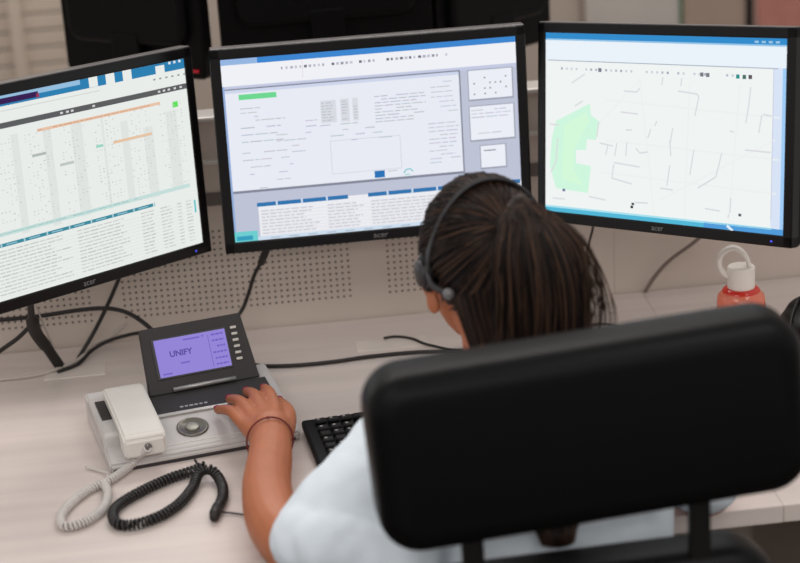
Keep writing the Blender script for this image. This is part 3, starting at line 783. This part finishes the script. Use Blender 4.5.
# ------------------------------------------------------------------ chair
CX = 0.398
def pad(name, c, w, h, d, r, bev, parent, tilt=0.0, roll=0.0):
    bm = bmesh.new()
    prism(bm, rrect(w, h, r, 8), -d / 2, d / 2, Matrix.Translation(c) @ Matrix.Rotation(roll, 4, 'Y') @ Matrix.Rotation(tilt, 4, 'X'), bev=bev, seg=6)
    return bm_obj(name, bm, M_PADS, parent, True)
def build_chair():
    base = Vector((CX, -0.9, -Z0)); r = empty('office_chair', base, (0, 0, R(2)))
    tag(r, 'black padded office chair with the person sitting in it', 'chair')
    o = -base
    y = -1.06
    pad('upper_back_pad', Vector((CX - 0.007, y, 0.247)) + o, 0.514, 0.220, 0.10, 0.05, 0.03, r, tilt=R(-3), roll=R(-3.0))
    pad('lower_back_pad', Vector((CX - 0.005, y, -0.075)) + o, 0.46, 0.30, 0.10, 0.07, 0.036, r, tilt=R(-3))
    for u in (466, 697):
        x = px(u, 520, y=y - 0.03).x
        box('back_post', Vector((x, y - 0.02, 0.06)) + o, (0.026, 0.014, 0.30), M_STEEL, r, bev=0.003)
    bm = bmesh.new(); prism(bm, rrect(0.50, 0.46, 0.08, 8), -0.355, -0.275, Matrix.Translation(Vector((CX, -0.83, 0)) + o), axis='z', bev=0.03, seg=5)
    bm_obj('seat', bm, M_PADS, r, True)
    bm = bmesh.new(); add_tube(bm, catmull([Vector((CX, -0.86, -0.37)) + o, Vector((CX, -1.08, -0.375)) + o, Vector((CX, -1.13, -0.3)) + o, Vector((CX, -1.12, -0.1)) + o], 6), 0.02, 10)
    bm_obj('back_support', bm, M_STEEL, r, True)
    bm = bmesh.new(); add_tube(bm, [Vector((0, 0.04, 0.36)), Vector((0, 0.04, 0.1))], 0.028, 16)
    bm_obj('gas_lift', bm, M_STEEL, r, True)
    for k in range(5):
        a = R(18 + 72 * k); d = Vector((math.cos(a), math.sin(a), 0)); c = Vector((0, 0.04, 0))
        bm = bmesh.new(); add_tube(bm, [c + Vector((0, 0, 0.11)), c + d * 0.15 + Vector((0, 0, 0.1)), c + d * 0.29 + Vector((0, 0, 0.072))], [0.028, 0.022, 0.016], 10)
        lg = bm_obj('base_leg', bm, M_STEEL, r, True)
        bm = bmesh.new(); n_ = Vector((-d.y, d.x, 0)); q = c + d * 0.29 + Vector((0, 0, 0.03))
        add_tube(bm, [q - n_ * 0.022, q + n_ * 0.022], 0.03, 16)
        bm_obj('castor', bm, M_BLACK, lg, True)
build_chair()

# ------------------------------------------------------------------ person
HC = Vector((0.338, -0.665, 0.319))
HM = Matrix.Translation(HC) @ Matrix.Rotation(R(12), 4, 'Z') @ Matrix.Rotation(R(-12), 4, 'X')   # head frame: y faces forward
def build_person():
    r = empty('person', (0.37, -0.88, -Z0))
    tag(r, 'seated person in white shirt with ponytail, hand on the telephone keys', 'person')
    off = -Vector((0.37, -0.88, -Z0))
    skin = mat('skin', (176, 106, 72), 0.45, spec=0.35, var=0.05, vscale=40, bump=0.05, bscale=300)
    sh = mat('white_cotton', (226, 236, 244), 0.85, spec=0.2, var=0.02, vscale=12)
    tr = mat('dark_trousers', (44, 46, 58), 0.9, var=0.08)
    bm = bmesh.new()
    H = lambda x, y, z: HM @ Vector((x, y, z))
    Mr = HM.to_3x3().to_4x4()
    # head: skull, face, jaw, nose, lips, ears
    add_ball(bm, H(0, -0.008, 0.012), (0.073, 0.09, 0.092), Mr, 28)
    add_ball(bm, H(0, 0.022, -0.03), (0.064, 0.068, 0.082), Mr, 24)
    add_ball(bm, H(0, 0.05, -0.088), (0.03, 0.03, 0.022), Mr)
    limb(bm, [H(0, 0.088, 0.005), H(0, 0.1, -0.022), H(0, 0.104, -0.032)], [0.009, 0.011, 0.013])
    for sx in (-1, 1):
        add_ball(bm, H(sx * 0.011, 0.097, -0.036), (0.009, 0.009, 0.007), Mr)
        add_ball(bm, H(sx * 0.033, 0.078, 0.02), (0.02, 0.012, 0.007), Mr)
        add_ball(bm, H(sx * 0.034, 0.07, -0.03), (0.024, 0.02, 0.022), Mr)
    add_ball(bm, H(0, 0.09, -0.06), (0.022, 0.009, 0.005), Mr); add_ball(bm, H(0, 0.088, -0.07), (0.02, 0.009, 0.006), Mr)
    for sx in (-1, 1):
        E_ = HM @ Matrix.Translation((sx * 0.079, -0.004, -0.012)) @ Matrix.Rotation(sx * R(-22), 4, 'Z') @ Matrix.Rotation(R(-8), 4, 'X')
        Er = E_.to_3x3().to_4x4()
        add_ball(bm, E_ @ Vector((0, 0, 0.004)), (0.007, 0.019, 0.03), Er); add_ball(bm, E_ @ Vector((sx * 0.001, 0.0, -0.03)), (0.0065, 0.012, 0.015), Er)
    # neck and torso
    sc = Vector((0.362, -0.80, 0.13))
    limb(bm, [H(0, -0.02, -0.06), Vector((0.35, -0.72, 0.24)), Vector((0.358, -0.775, 0.155))], [0.056, 0.053, 0.064])
    TOR = [((0.37, -0.87, -0.27), 0.15, 0.1, 0), ((0.37, -0.88, -0.2), 0.17, 0.115, 0), ((0.37, -0.885, -0.09), 0.145, 0.1, 0), ((0.368, -0.875, 0.01), 0.155, 0.1, 0), ((0.366, -0.85, 0.085), 0.16, 0.095, R(12)), ((0.364, -0.815, 0.14), 0.13, 0.075, R(20)), ((0.36, -0.79, 0.175), 0.06, 0.055, R(25))]
    loft(bm, TOR)
    shl, shr = Vector((0.212, -0.815, 0.115)), Vector((0.515, -0.82, 0.115))
    wr = px(271, 440, z=0.058); el = px(306, 562, z=0.028)
    mid = px(267, 490, z=0.05)
    limb(bm, [Vector((0.27, -0.815, 0.13)), shl, (shl + el) / 2 + Vector((0.005, -0.01, 0.0)), el], [0.062, 0.055, 0.046, 0.04])
    limb(bm, [el, px(276, 526, z=0.042), mid, px(270, 458, z=0.055), wr, px(271, 430, z=0.06)], [0.038, 0.037, 0.034, 0.031, 0.029, 0.030], n=18)
    # left hand: palm down on the keys
    tips = {'pinky': ((218, 410), 0.043), 'ring': ((230, 399.5), 0.0465), 'middle': ((247, 392), 0.048), 'index': ((264, 389), 0.048)}
    kn = {'pinky': ((243, 424), 0.060), 'ring': ((252, 416), 0.066), 'middle': ((263, 411), 0.068), 'index': ((275, 409), 0.067)}
    nails = []
    for f, rad in (('pinky', 0.0076), ('ring', 0.0082), ('middle', 0.0086), ('index', 0.0086)):
        a = px(*kn[f][0], z=kn[f][1]); t = px(*tips[f][0], z=tips[f][1])
        d = t - a
        p1 = a + d * 0.42 + Vector((0, 0, 0.010)); p2 = a + d * 0.76 + Vector((0, 0, 0.006))
        limb(bm, [a, p1, p2, t], [rad * 1.25, rad * 1.12, rad, rad * 0.86], n=12)
        root = wr.lerp(a, 0.3)
        limb(bm, [root, a], [0.022, rad * 1.3], n=12)
        nails.append((t, (t - p2).normalized(), rad))
    add_ball(bm, px(263, 420, z=0.056), (0.034, 0.04, 0.017), Matrix.Rotation(R(12), 4, 'Z'))
    tb = px(284, 428, z=0.054); tm = px(288, 413, z=0.055); tt = px(279.5, 402, z=0.049)
    limb(bm, [wr.lerp(tb, 0.5), tb, tm, tt], [0.022, 0.017, 0.0115, 0.0088], n=12)
    nails.append((tt, (tt - tm).normalized(), 0.009))
    # right arm resting on the desk, hand on the mouse area
    elr = Vector((0.592, -0.845, 0.045)); wrr = Vector((0.53, -0.585, 0.04))
    limb(bm, [Vector((0.46, -0.82, 0.13)), shr, (shr + elr) / 2 + Vector((0.012, 0, 0)), elr], [0.062, 0.055, 0.046, 0.04])
    limb(bm, [elr, (elr + wrr) / 2, wrr, wrr + Vector((-0.005, 0.03, 0))], [0.041, 0.038, 0.029, 0.03], n=18)
    for i, (dx, ln) in enumerate(((-0.03, 0.068), (-0.01, 0.08), (0.01, 0.075), (0.029, 0.06))):
        a = wrr + Vector((dx - 0.008, 0.085 - abs(dx) * 0.2, 0.006)); t = a + Vector((dx * 0.25, ln, -0.032))
        limb(bm, [a, a + (t - a) * 0.45 + Vector((0, 0, 0.013)), a + (t - a) * 0.78 + Vector((0, 0, 0.006)), t], [0.0105, 0.0095, 0.0085, 0.0074], n=12)
        limb(bm, [wrr + Vector((dx * 0.4, 0.02, 0)), a], [0.02, 0.012], n=12)
    limb(bm, [wrr + Vector((-0.02, 0.03, -0.004)), wrr + Vector((-0.048, 0.065, -0.01)), wrr + Vector((-0.055, 0.1, -0.02))], [0.018, 0.0125, 0.009], n=12)
    # legs
    for x, k in ((0.29, -1), (0.45, 1)):
        limb(bm, [Vector((x, -0.86, -0.22)), Vector((x + k * 0.01, -0.62, -0.21)), Vector((x + k * 0.02, -0.45, -0.215))], [0.085, 0.074, 0.056])
        limb(bm, [Vector((x + k * 0.02, -0.45, -0.215)), Vector((x + k * 0.02, -0.44, -0.36)), Vector((x + k * 0.02, -0.47, -0.64))], [0.056, 0.052, 0.034])
        limb(bm, [Vector((x + k * 0.02, -0.48, -0.685)), Vector((x + k * 0.025, -0.40, -0.69)), Vector((x + k * 0.03, -0.32, -0.70))], [0.036, 0.034, 0.026])
    for v in bm.verts: v.co += off
    body = bm_obj('body', bm, skin, r); remesh(body, 0.003, 3)
    m_n = mat('dark_pink_nail_polish', (150, 34, 62), 0.2)
    for t, d, rad in nails:
        s_ = d.cross(Vector((0, 0, 1))).normalized(); u = s_.cross(d).normalized()
        Mn = Matrix(((s_.x, d.x, u.x, 0), (s_.y, d.y, u.y, 0), (s_.z, d.z, u.z, 0), (0, 0, 0, 1)))
        bm = bmesh.new(); add_ball(bm, t + u * rad * 0.55 + d * rad * 0.25 + off, (rad * 0.72, rad * 0.95, rad * 0.42), Mn, 12)
        bm_obj('fingernail', bm, m_n, body, True)
    for sx in (-1, 1):
        bm = bmesh.new(); add_ball(bm, H(sx * 0.032, 0.0795, 0.006) + off, 0.0105, None, 14)
        e = bm_obj('eye', bm, mat('eye_white', (228, 224, 220), 0.2), body, True)
        bm = bmesh.new(); add_ball(bm, H(sx * 0.032, 0.0862, 0.006) + off, (0.0052, 0.0045, 0.0052), Mr, 12)
        bm_obj('iris', bm, mat('iris_brown', (60, 38, 24), 0.2), e, True)
        tube('eyebrow', [H(sx * 0.017, 0.089, 0.03) + off, H(sx * 0.032, 0.088, 0.034) + off, H(sx * 0.05, 0.078, 0.028) + off], 0.003, mat('brow', (40, 28, 22), 0.8), body)
    # shirt
    bm = bmesh.new()
    loft(bm, [((c[0], c[1] - 0.004, c[2]), rx + 0.02, ry + 0.014, t) for c, rx, ry, t in TOR[:-1]] + [((0.36, -0.79, 0.178), 0.075, 0.066, R(25))])
    limb(bm, [Vector((0.28, -0.815, 0.125)), shl + Vector((0, 0, 0.006)), shl.lerp(el, 0.36) + Vector((0.004, -0.002, 0.014)), shl.lerp(el, 0.90) + Vector((0.004, 0.002, 0.012))], [0.07, 0.073, 0.072, 0.064], n=24)
    limb(bm, [px(330, 545, y=-0.93), px(400, 560, y=-0.93)], [0.05, 0.06], n=20)
    limb(bm, [Vector((0.45, -0.82, 0.125)), shr + Vector((0, 0, 0.004)), (shr + elr) / 2 + Vector((0.012, 0, 0.008)), shr.lerp(elr, 0.8) + Vector((0.01, 0, 0.008))], [0.07, 0.068, 0.06, 0.058], n=24)
    for v in bm.verts: v.co += off
    s = bm_obj('shirt', bm, sh, r); remesh(s, 0.005, 6)
    from mathutils import noise
    nrm = [v.normal.copy() for v in s.data.vertices]
    for v, vn in zip(s.data.vertices, nrm):
        p = v.co; q = Vector((p.x * 9 + p.y * 6, p.y * 9 - p.z * 6, p.z * 14))
        v.co += vn * (abs(noise.noise(q)) * 0.012 - 0.003 + noise.noise(p * 45) * 0.002)
    # trousers
    bm = bmesh.new()
    loft(bm, [((0.37, -0.87, -0.285), 0.155, 0.11, 0), ((0.37, -0.88, -0.22), 0.185, 0.128, 0), ((0.37, -0.885, -0.15), 0.165, 0.118, 0)])
    for x, k in ((0.29, -1), (0.45, 1)):
        limb(bm, [Vector((x, -0.86, -0.22)), Vector((x + k * 0.01, -0.62, -0.21)), Vector((x + k * 0.02, -0.45, -0.215))], [0.092, 0.083, 0.066])
        limb(bm, [Vector((x + k * 0.02, -0.45, -0.215)), Vector((x + k * 0.02, -0.44, -0.36)), Vector((x + k * 0.02, -0.47, -0.63))], [0.066, 0.064, 0.054])
    for v in bm.verts: v.co += off
    t = bm_obj('trousers', bm, tr, r); remesh(t, 0.007, 4)
    for x, k in ((0.29, -1), (0.45, 1)):
        bm = bmesh.new(); limb(bm, [Vector((x + k * 0.02, -0.49, -0.685)) + off, Vector((x + k * 0.025, -0.40, -0.688)) + off, Vector((x + k * 0.03, -0.31, -0.694)) + off], [0.043, 0.041, 0.034])
        bm_obj('shoe', bm, mat('shoe_black', (28, 27, 28), 0.4), r, True)
    # ---------------------------------------------------------- hair
    hm = bpy.data.materials.new('brown_hair'); hm.use_nodes = True; nt = hm.node_tree; pb = nt.nodes['Principled BSDF']
    g = nt.nodes.new('ShaderNodeNewGeometry'); rp = nt.nodes.new('ShaderNodeValToRGB')
    el_ = rp.color_ramp.elements
    el_[0].position = 0.0; el_[0].color = lin((18, 14, 14)) + (1,); el_[1].position = 1.0; el_[1].color = lin((84, 60, 46)) + (1,)
    e2 = rp.color_ramp.elements.new(0.6); e2.color = lin((34, 25, 22)) + (1,)
    nt.links.new(g.outputs['Random Per Island'], rp.inputs[0]); nt.links.new(rp.outputs[0], pb.inputs['Base Color'])
    pb.inputs['Roughness'].default_value = 0.42; pb.inputs['Specular IOR Level'].default_value = 0.2
    cap_m = mat('dark_hair_base', (26, 20, 18), 0.6)
    # scalp cap with the nape
    bm = bmesh.new(); add_ball(bm, H(0, -0.012, 0.017) + off, (0.0785, 0.0945, 0.097), Mr, 32)
    dead = []
    for v in bm.verts:
        l = HM.inverted() @ (v.co - off)
        if l.y > 0.055 - max(0, l.z - 0.05) * -0.6 and l.z < 0.075: dead.append(v)
        elif l.z < -0.055 or (l.z < -0.012 and l.y > -0.005): dead.append(v)
    bmesh.ops.delete(bm, geom=dead, context='VERTS')
    add_ball(bm, H(0.01, -0.05, -0.065) + off, (0.052, 0.046, 0.075), Mr, 24)
    hair = bm_obj('hair', bm, cap_m, r, True)
    G = Vector((0.004, -0.1, 0.055))          # gather point of the ponytail in the head frame
    V = []; F = []
    def strand(P, r0, r1):
        T, N = frames(P); base = len(V); n = len(P)
        for i in range(n):
            rr = r0 + (r1 - r0) * i / (n - 1); B = T[i].cross(N[i])
            for k in range(4):
                a = k * math.pi / 2; V.append(tuple(P[i] + (N[i] * math.cos(a) + B * math.sin(a)) * rr + off))
        for i in range(n - 1):
            for k in range(4):
                F.append((base + i * 4 + k, base + i * 4 + (k + 1) % 4, base + (i + 1) * 4 + (k + 1) % 4, base + (i + 1) * 4 + k))
    rn = random.Random(3)
    def on_scalp(d, lift):
        d = d.normalized(); return Vector((d.x * (0.0785 + lift), d.y * (0.0945 + lift) - 0.012, d.z * (0.097 + lift) + 0.017))
    Gd = Vector((G.x / 0.0785, (G.y + 0.012) / 0.0945, (G.z - 0.017) / 0.097)).normalized()
    for i in range(1700):
        while True:
            d = Vector((rn.gauss(0, 1), rn.gauss(0, 1), rn.gauss(0, 1))).normalized(); l = on_scalp(d, 0)
            if l.z > -0.06 and not (l.y > 0.05 and l.z < 0.08) and not (l.z < -0.01 and l.y > -0.012): break
        lift = rn.uniform(0.0, 0.005)
        P = []
        for k in range(9):
            t = k / 8; q = d.lerp(Gd, t)
            if q.length < 0.05: q = q + Vector((0.1, 0, 0.1))
            P.append(HM @ on_scalp(q, lift + 0.004 * math.sin(math.pi * t)))
        strand(P, 0.001, 0.0012)
    # nape hair swept up from the neck
    for i in range(800):
        a = rn.uniform(-1.3, 1.25); z = rn.uniform(-0.15, -0.03)
        p0 = Vector((0.010 + 0.056 * math.sin(a), -0.052 - 0.049 * math.cos(a), z)); p1 = Vector((0.068 * math.sin(a), -0.04 - 0.064 * math.cos(a), -0.02)); p2 = on_scalp(Vector((0.7 * math.sin(a), -1, 0.15)), 0.004)
        strand(catmull([HM @ p0, HM @ p1, HM @ p2, HM @ (G + Vector((0, -0.002, -0.004)))], 3), 0.001, 0.0012)
    # ponytail: from the gather point out and down the back
    tail_w = [px(519, 200, y=-0.765), px(527, 210, y=-0.785), px(536, 245, y=-0.80), px(542, 290, y=-0.81), px(542, 345, y=-0.82), px(545, 410, y=-0.90), px(556, 530, y=-0.992), px(560, 545, y=-0.992)]
    for i in range(1200):
        a = rn.uniform(0, 2 * math.pi); q = math.sqrt(rn.random())
        ox, oy = q * math.cos(a), q * math.sin(a)
        ws = [0.014, 0.032, 0.055, 0.062, 0.062, 0.05, 0.026, 0.012]; ds = [0.008, 0.014, 0.02, 0.022, 0.022, 0.018, 0.006, 0.003]
        stop = rn.choice((5, 6, 6, 7, 8))
        P = []
        for k in range(stop):
            c = tail_w[k]; P.append(c + Vector((ox * ws[k] + rn.gauss(0, 0.002), oy * ds[k], oy * ds[k] * 0.6 + (abs(ox) * -0.012 if k < 2 else 0))))
        strand(catmull(P, 3), 0.0012, 0.0008)
    # loose hairs on the far side
    for i in range(46):
        w = rn.uniform(0, 1)
        P = [px(540 + 10 * w, 212, y=-0.78), px(568 + 16 * w, 240 + rn.uniform(-6, 6), y=-0.79), px(586 + 20 * w, 278, y=-0.79), px(588 + 26 * w + rn.uniform(-6, 6), 320, y=-0.79), px(586 + 10 * w, 350, y=-0.81)]
        strand(catmull(P, 3), 0.0005, 0.0004)
    me = bpy.data.meshes.new('hair_strands'); me.from_pydata(V, [], F)
    hs = link('hair_strands', me, hm, hair, True); hs['kind'] = 'stuff'
    tie = bm_obj('hair_tie', (lambda b: (add_tube(b, [HM @ (G + Vector((0.014 * math.cos(k * math.pi / 8), -0.004, 0.014 * math.sin(k * math.pi / 8)))) + off for k in range(17)], 0.004, 8), b)[1])(bmesh.new()), mat('tie_black', (20, 18, 18), 0.8), hair, True)
    return wr
WRIST = build_person()

# bracelet
def build_bracelet():
    c = px(270, 441, z=0.058); d = (px(271, 458, z=0.055) - px(271, 430, z=0.06)).normalized()
    s_ = d.cross(Vector((0, 0, 1))).normalized(); u = s_.cross(d).normalized()
    P = [Vector((s_ * math.cos(a) * 0.0325 + u * math.sin(a) * 0.0322 + d * (0.004 * math.cos(a) - 0.01 * math.sin(a)))) for a in [2 * math.pi * k / 40 for k in range(41)]]
    bm = bmesh.new(); add_tube(bm, P, 0.0013, 8)
    r = empty('bracelet', c); tag(r, "thin dark red string bracelet on the wrist by the telephone", 'bracelet')
    bm_obj('string', bm, mat('dark_red_string', (104, 26, 24), 0.7), r, True)
    bm = bmesh.new(); add_ball(bm, P[10], 0.0024, n=10)
    bm_obj('bead', bm, mat('bead_red', (122, 30, 26), 0.3), r, True)
build_bracelet()

# headset
def build_headset():
    r = empty('headset'); r.matrix_world = HM
    tag(r, 'black call headset worn over the brown hair', 'headset')
    P = []
    for k in range(25):
        a = R(-6 + 192 * k / 24)
        P.append(Vector((-0.0865 * math.cos(a), -0.022 - 0.034 * math.sin(a), -0.006 + 0.121 * math.sin(a))))
    bm = bmesh.new(); T, N = frames(P); rings = []
    for p, t in zip(P, T):
        w = Vector((0, 1, -0.25)).normalized(); k = w.cross(t).normalized()
        rings.append([bm.verts.new(p + w * a * 0.0075 + k * b * 0.0022) for a, b in ((-1, -1), (1, -1), (1, 1), (-1, 1))])
    for a, b in zip(rings, rings[1:]):
        for k in range(4): bm.faces.new((a[k], a[(k + 1) % 4], b[(k + 1) % 4], b[k]))
    bm.faces.new(rings[0][::-1]); bm.faces.new(rings[-1])
    bmesh.ops.recalc_face_normals(bm, faces=bm.faces)
    hb = mat('headset_dark_grey', (46, 44, 46), 0.4)
    bm_obj('headband', bm, hb, r, True)
    for sx in (-1, 1):
        E_ = Matrix.Translation((sx * 0.082, -0.008, 0.0)) @ Matrix.Rotation(R(90) * sx, 4, 'Y')
        bm = bmesh.new(); lathe(bm, [(0.0, -0.008), (0.023, -0.008), (0.026, -0.003), (0.026, 0.003), (0.022, 0.006), (0.0, 0.006)], 28, E_)
        c = bm_obj('ear_cushion', bm, M_PADS, r, True)
        bm = bmesh.new(); lathe(bm, [(0.0, 0.006), (0.019, 0.006), (0.017, 0.012), (0.0, 0.013)], 28, E_)
        bm_obj('ear_shell', bm, hb, c, True)
    tube('slider', [Vector((-0.086, -0.022, 0.01)), Vector((-0.086, -0.036, -0.012)), Vector((-0.076, -0.056, -0.022))], 0.0045, hb, r)
    bm = bmesh.new(); add_ball(bm, (-0.073, -0.062, -0.024), (0.008, 0.007, 0.008), None, 14)
    bm_obj('pivot_knob', bm, mat('knob_grey', (116, 114, 116), 0.35), r, True)
    tube('microphone_boom', [Vector((0.09, 0.0, -0.01)), Vector((0.088, 0.04, -0.05)), Vector((0.07, 0.085, -0.074)), Vector((0.045, 0.106, -0.076))], 0.0025, hb, r)
    bm = bmesh.new(); add_ball(bm, (0.042, 0.108, -0.076), (0.011, 0.007, 0.007), None, 14)
    bm_obj('microphone', bm, M_PADS, r, True)
build_headset()

# ------------------------------------------------------------------ beyond the partition
def back_monitor(u0, u1, y0, y1, bottom, label):
    a = px(u0, 20, y=y0); b = px(u1, 20, y=y1)
    W = math.hypot(b.x - a.x, b.y - a.y); ang = math.atan2(b.y - a.y, b.x - a.x)
    H = 0.34; top = bottom + H
    r = empty('monitor', ((a.x + b.x) / 2, (a.y + b.y) / 2, top - H), (0, 0, ang))
    tag(r, label, 'monitor', 'monitors on the desk beyond the partition')
    out = [(x, z + H / 2) for x, z in rrect(W, H, 0.008, 3)]
    bm = bmesh.new(); prism(bm, out, 0.0, 0.03, bev=0.004, seg=2); bm_obj('housing', bm, M_BLACK, r)
    bm = bmesh.new(); prism(bm, [(x, z + H * 0.52) for x, z in rrect(W * 0.84, H * 0.7, 0.03, 6)], -0.02, 0.004, bev=0.01, seg=3)
    bm_obj('rear_bulge', bm, mat('rear_black', (10, 9, 10), 0.5, spec=0.1), r, False)
    box('stand_post', (0, -0.012, 0.0), (0.06, 0.02, 0.16), M_BLACK, r, bev=0.003)
    box('stand_foot', (0, 0.0, -(top - H) + 0.0085), (0.22, 0.16, 0.016), M_BLACK, r, bev=0.005)
    box('stand_neck', (0, 0.0, -(top - H) / 2 + 0.01), (0.05, 0.024, (top - H) - 0.02), M_BLACK, r, bev=0.003)
    bm = bmesh.new(); add_box(bm, (0, 0.0305, H / 2), (W - 0.04, 0.001, H - 0.05)); bm_obj('screen', bm, M_BEZEL, r)
    return r, W
left_back = back_monitor(62, 200, 0.42, 0.24, px(130, 75, y=0.33).z, 'narrow turned black monitor back beyond the partition beside the white slatted cabinet')
back_monitor(219, 433, 0.26, 0.27, px(380, 46, y=0.27).z, 'wide black monitor back beyond the partition with a rounded rear cover')
back_monitor(437, 551, 0.285, 0.46, px(531, 49, y=0.4).z, 'turned black monitor back beyond the partition beside the pale grey screen')
box('standby_led', (left_back[1] / 2 - 0.018, -0.003, 0.016), (0.012, 0.006, 0.004), mat('red_led', (120, 20, 28), 0.4, emit=((150, 20, 30), 0.6)), left_back[0])
fd = box('desk_far_top', (0.25, 0.45, -0.0125), (3.2, 0.8, 0.025), MATS['pale_wood_laminate'], None, bev=0.002)
r = empty('desk', (0.25, 0.45, -Z0)); tag(r, 'pale desk on the far side of the partition carrying black monitors', 'desk')
fd.name = 'desktop'; fd.data.transform(Matrix.Translation((-0.25, -0.45, Z0))); fd.parent = r
for x in (-1.4, 1.4): box('side_panel', (x, 0, (Z0 - 0.025) / 2), (0.03, 0.7, Z0 - 0.025), M_PANEL, r)

def slatted_cabinet():
    yb = 1.6
    a = px(-60, 30, y=yb); b = px(90, 30, y=yb); zt = 0.75
    m = mat('warm_white_lacquer', (196, 182, 168), 0.5, var=0.03)
    r = empty('slatted_cabinet', ((a.x + b.x) / 2, yb + 0.2, -Z0)); tag(r, 'white slatted cabinet standing behind the partition', 'cabinet')
    o = -Vector(((a.x + b.x) / 2, yb + 0.2, -Z0))
    box('carcass', Vector(((a.x + b.x) / 2, yb + 0.22, (zt - Z0) / 2)) + o, (b.x - a.x, 0.36, zt + Z0), mat('cabinet_inner', (150, 136, 124), 0.6), r, bev=0.003)
    for u in (16, 88, -58):
        x = px(u, 30, y=yb).x
        box('upright', Vector((x, yb + 0.025, (zt - Z0) / 2)) + o, (0.03, 0.04, zt + Z0), m, r, bev=0.004)
    z0 = px(40, 18, y=yb).z; dz = px(40, 18, y=yb).z - px(40, 35, y=yb).z
    for k in range(-9, 16):
        z = z0 - k * dz
        if -Z0 + 0.05 < z < zt: box('slat', Vector(((a.x + b.x) / 2, yb + 0.03, z - dz * 0.35)) + o, (b.x - a.x - 0.02, 0.012, dz * 0.9), m, r, bev=0.002, M=None)
slatted_cabinet()
def glass_screens():
    yb = 1.5
    x0 = px(586, 15, y=yb).x; x1 = px(679, 15, y=yb).x
    r = empty('pale_screen', ((x0 + x1) / 2, yb, -Z0)); tag(r, 'pale grey standing screen with a green edge behind the partition', 'screen')
    W = x1 - x0
    box('panel', (0, 0, 0.78), (W, 0.02, 1.5), mat('pale_grey_panel', (190, 184, 178), 0.5, var=0.05, vscale=4), r, bev=0.002)
    box('edge_strip', (W / 2 + 0.003, -0.002, 0.78), (0.008, 0.026, 1.5), mat('green_edge', (40, 98, 66), 0.3), r, bev=0.001)
    for s in (-1, 1): box('foot', (s * W * 0.35, 0, 0.015), (0.05, 0.3, 0.03), M_STEEL, r, bev=0.003)
    x2 = px(749, 15, y=yb).x
    p = empty('black_post', (x2, yb, -Z0)); tag(p, 'slim black post standing behind the map monitor', 'post')
    box('shaft', (0, 0, 0.8), (0.016, 0.016, 1.56), M_STEEL, p, bev=0.002)
    bm = bmesh.new(); lathe(bm, [(0.0, 0.0), (0.12, 0.0), (0.12, 0.012), (0.02, 0.022), (0.0, 0.022)], 24); bm_obj('foot', bm, M_STEEL, p)
    yb = 2.97
    x3 = px(757, 10, y=yb).x; x4 = px(840, 10, y=yb).x; zc = px(790, 0, y=yb).z
    q = empty('red_notice_board', ((x3 + x4) / 2, yb, zc)); tag(q, 'muted red notice board with dark frame on the back wall', 'notice board')
    box('board', (0, 0, 0.06), (x4 - x3, 0.02, 0.34), mat('muted_red_felt', (190, 128, 116), 0.9, var=0.1), q, bev=0.002)
    box('frame_bar', (0, -0.006, -0.115), (x4 - x3 + 0.02, 0.04, 0.03), mat('frame_dark', (40, 34, 32), 0.5), q, bev=0.002, M=Matrix.Rotation(R(0), 4, 'Y'))
    box('frame_bar', (0, -0.006, 0.235), (x4 - x3 + 0.02, 0.04, 0.03), MATS['frame_dark'], q, bev=0.002)
    # column strips on the wall
    x5 = px(684, 10, y=2.98).x; x6 = px(744, 10, y=2.98).x
    c = struct(box('trim_1', ((x5 + x6) / 2, 2.985, 0.6), (x6 - x5, 0.03, 2.6), mat('tan_panel', (170, 148, 134), 0.7, var=0.03), None, bev=0.003))
    x7 = px(584, 10, y=2.98).x
    struct(box('trim_2', (x7, 2.99, 0.6), (0.012, 0.02, 2.6), mat('seam_brown', (126, 110, 100), 0.7)))
glass_screens()

# ------------------------------------------------------------------ lift everything so that the floor is z = 0
for o in list(bpy.data.objects):
    if o.parent is None and o.type in {'MESH', 'EMPTY'}:
        o.location.z += Z0
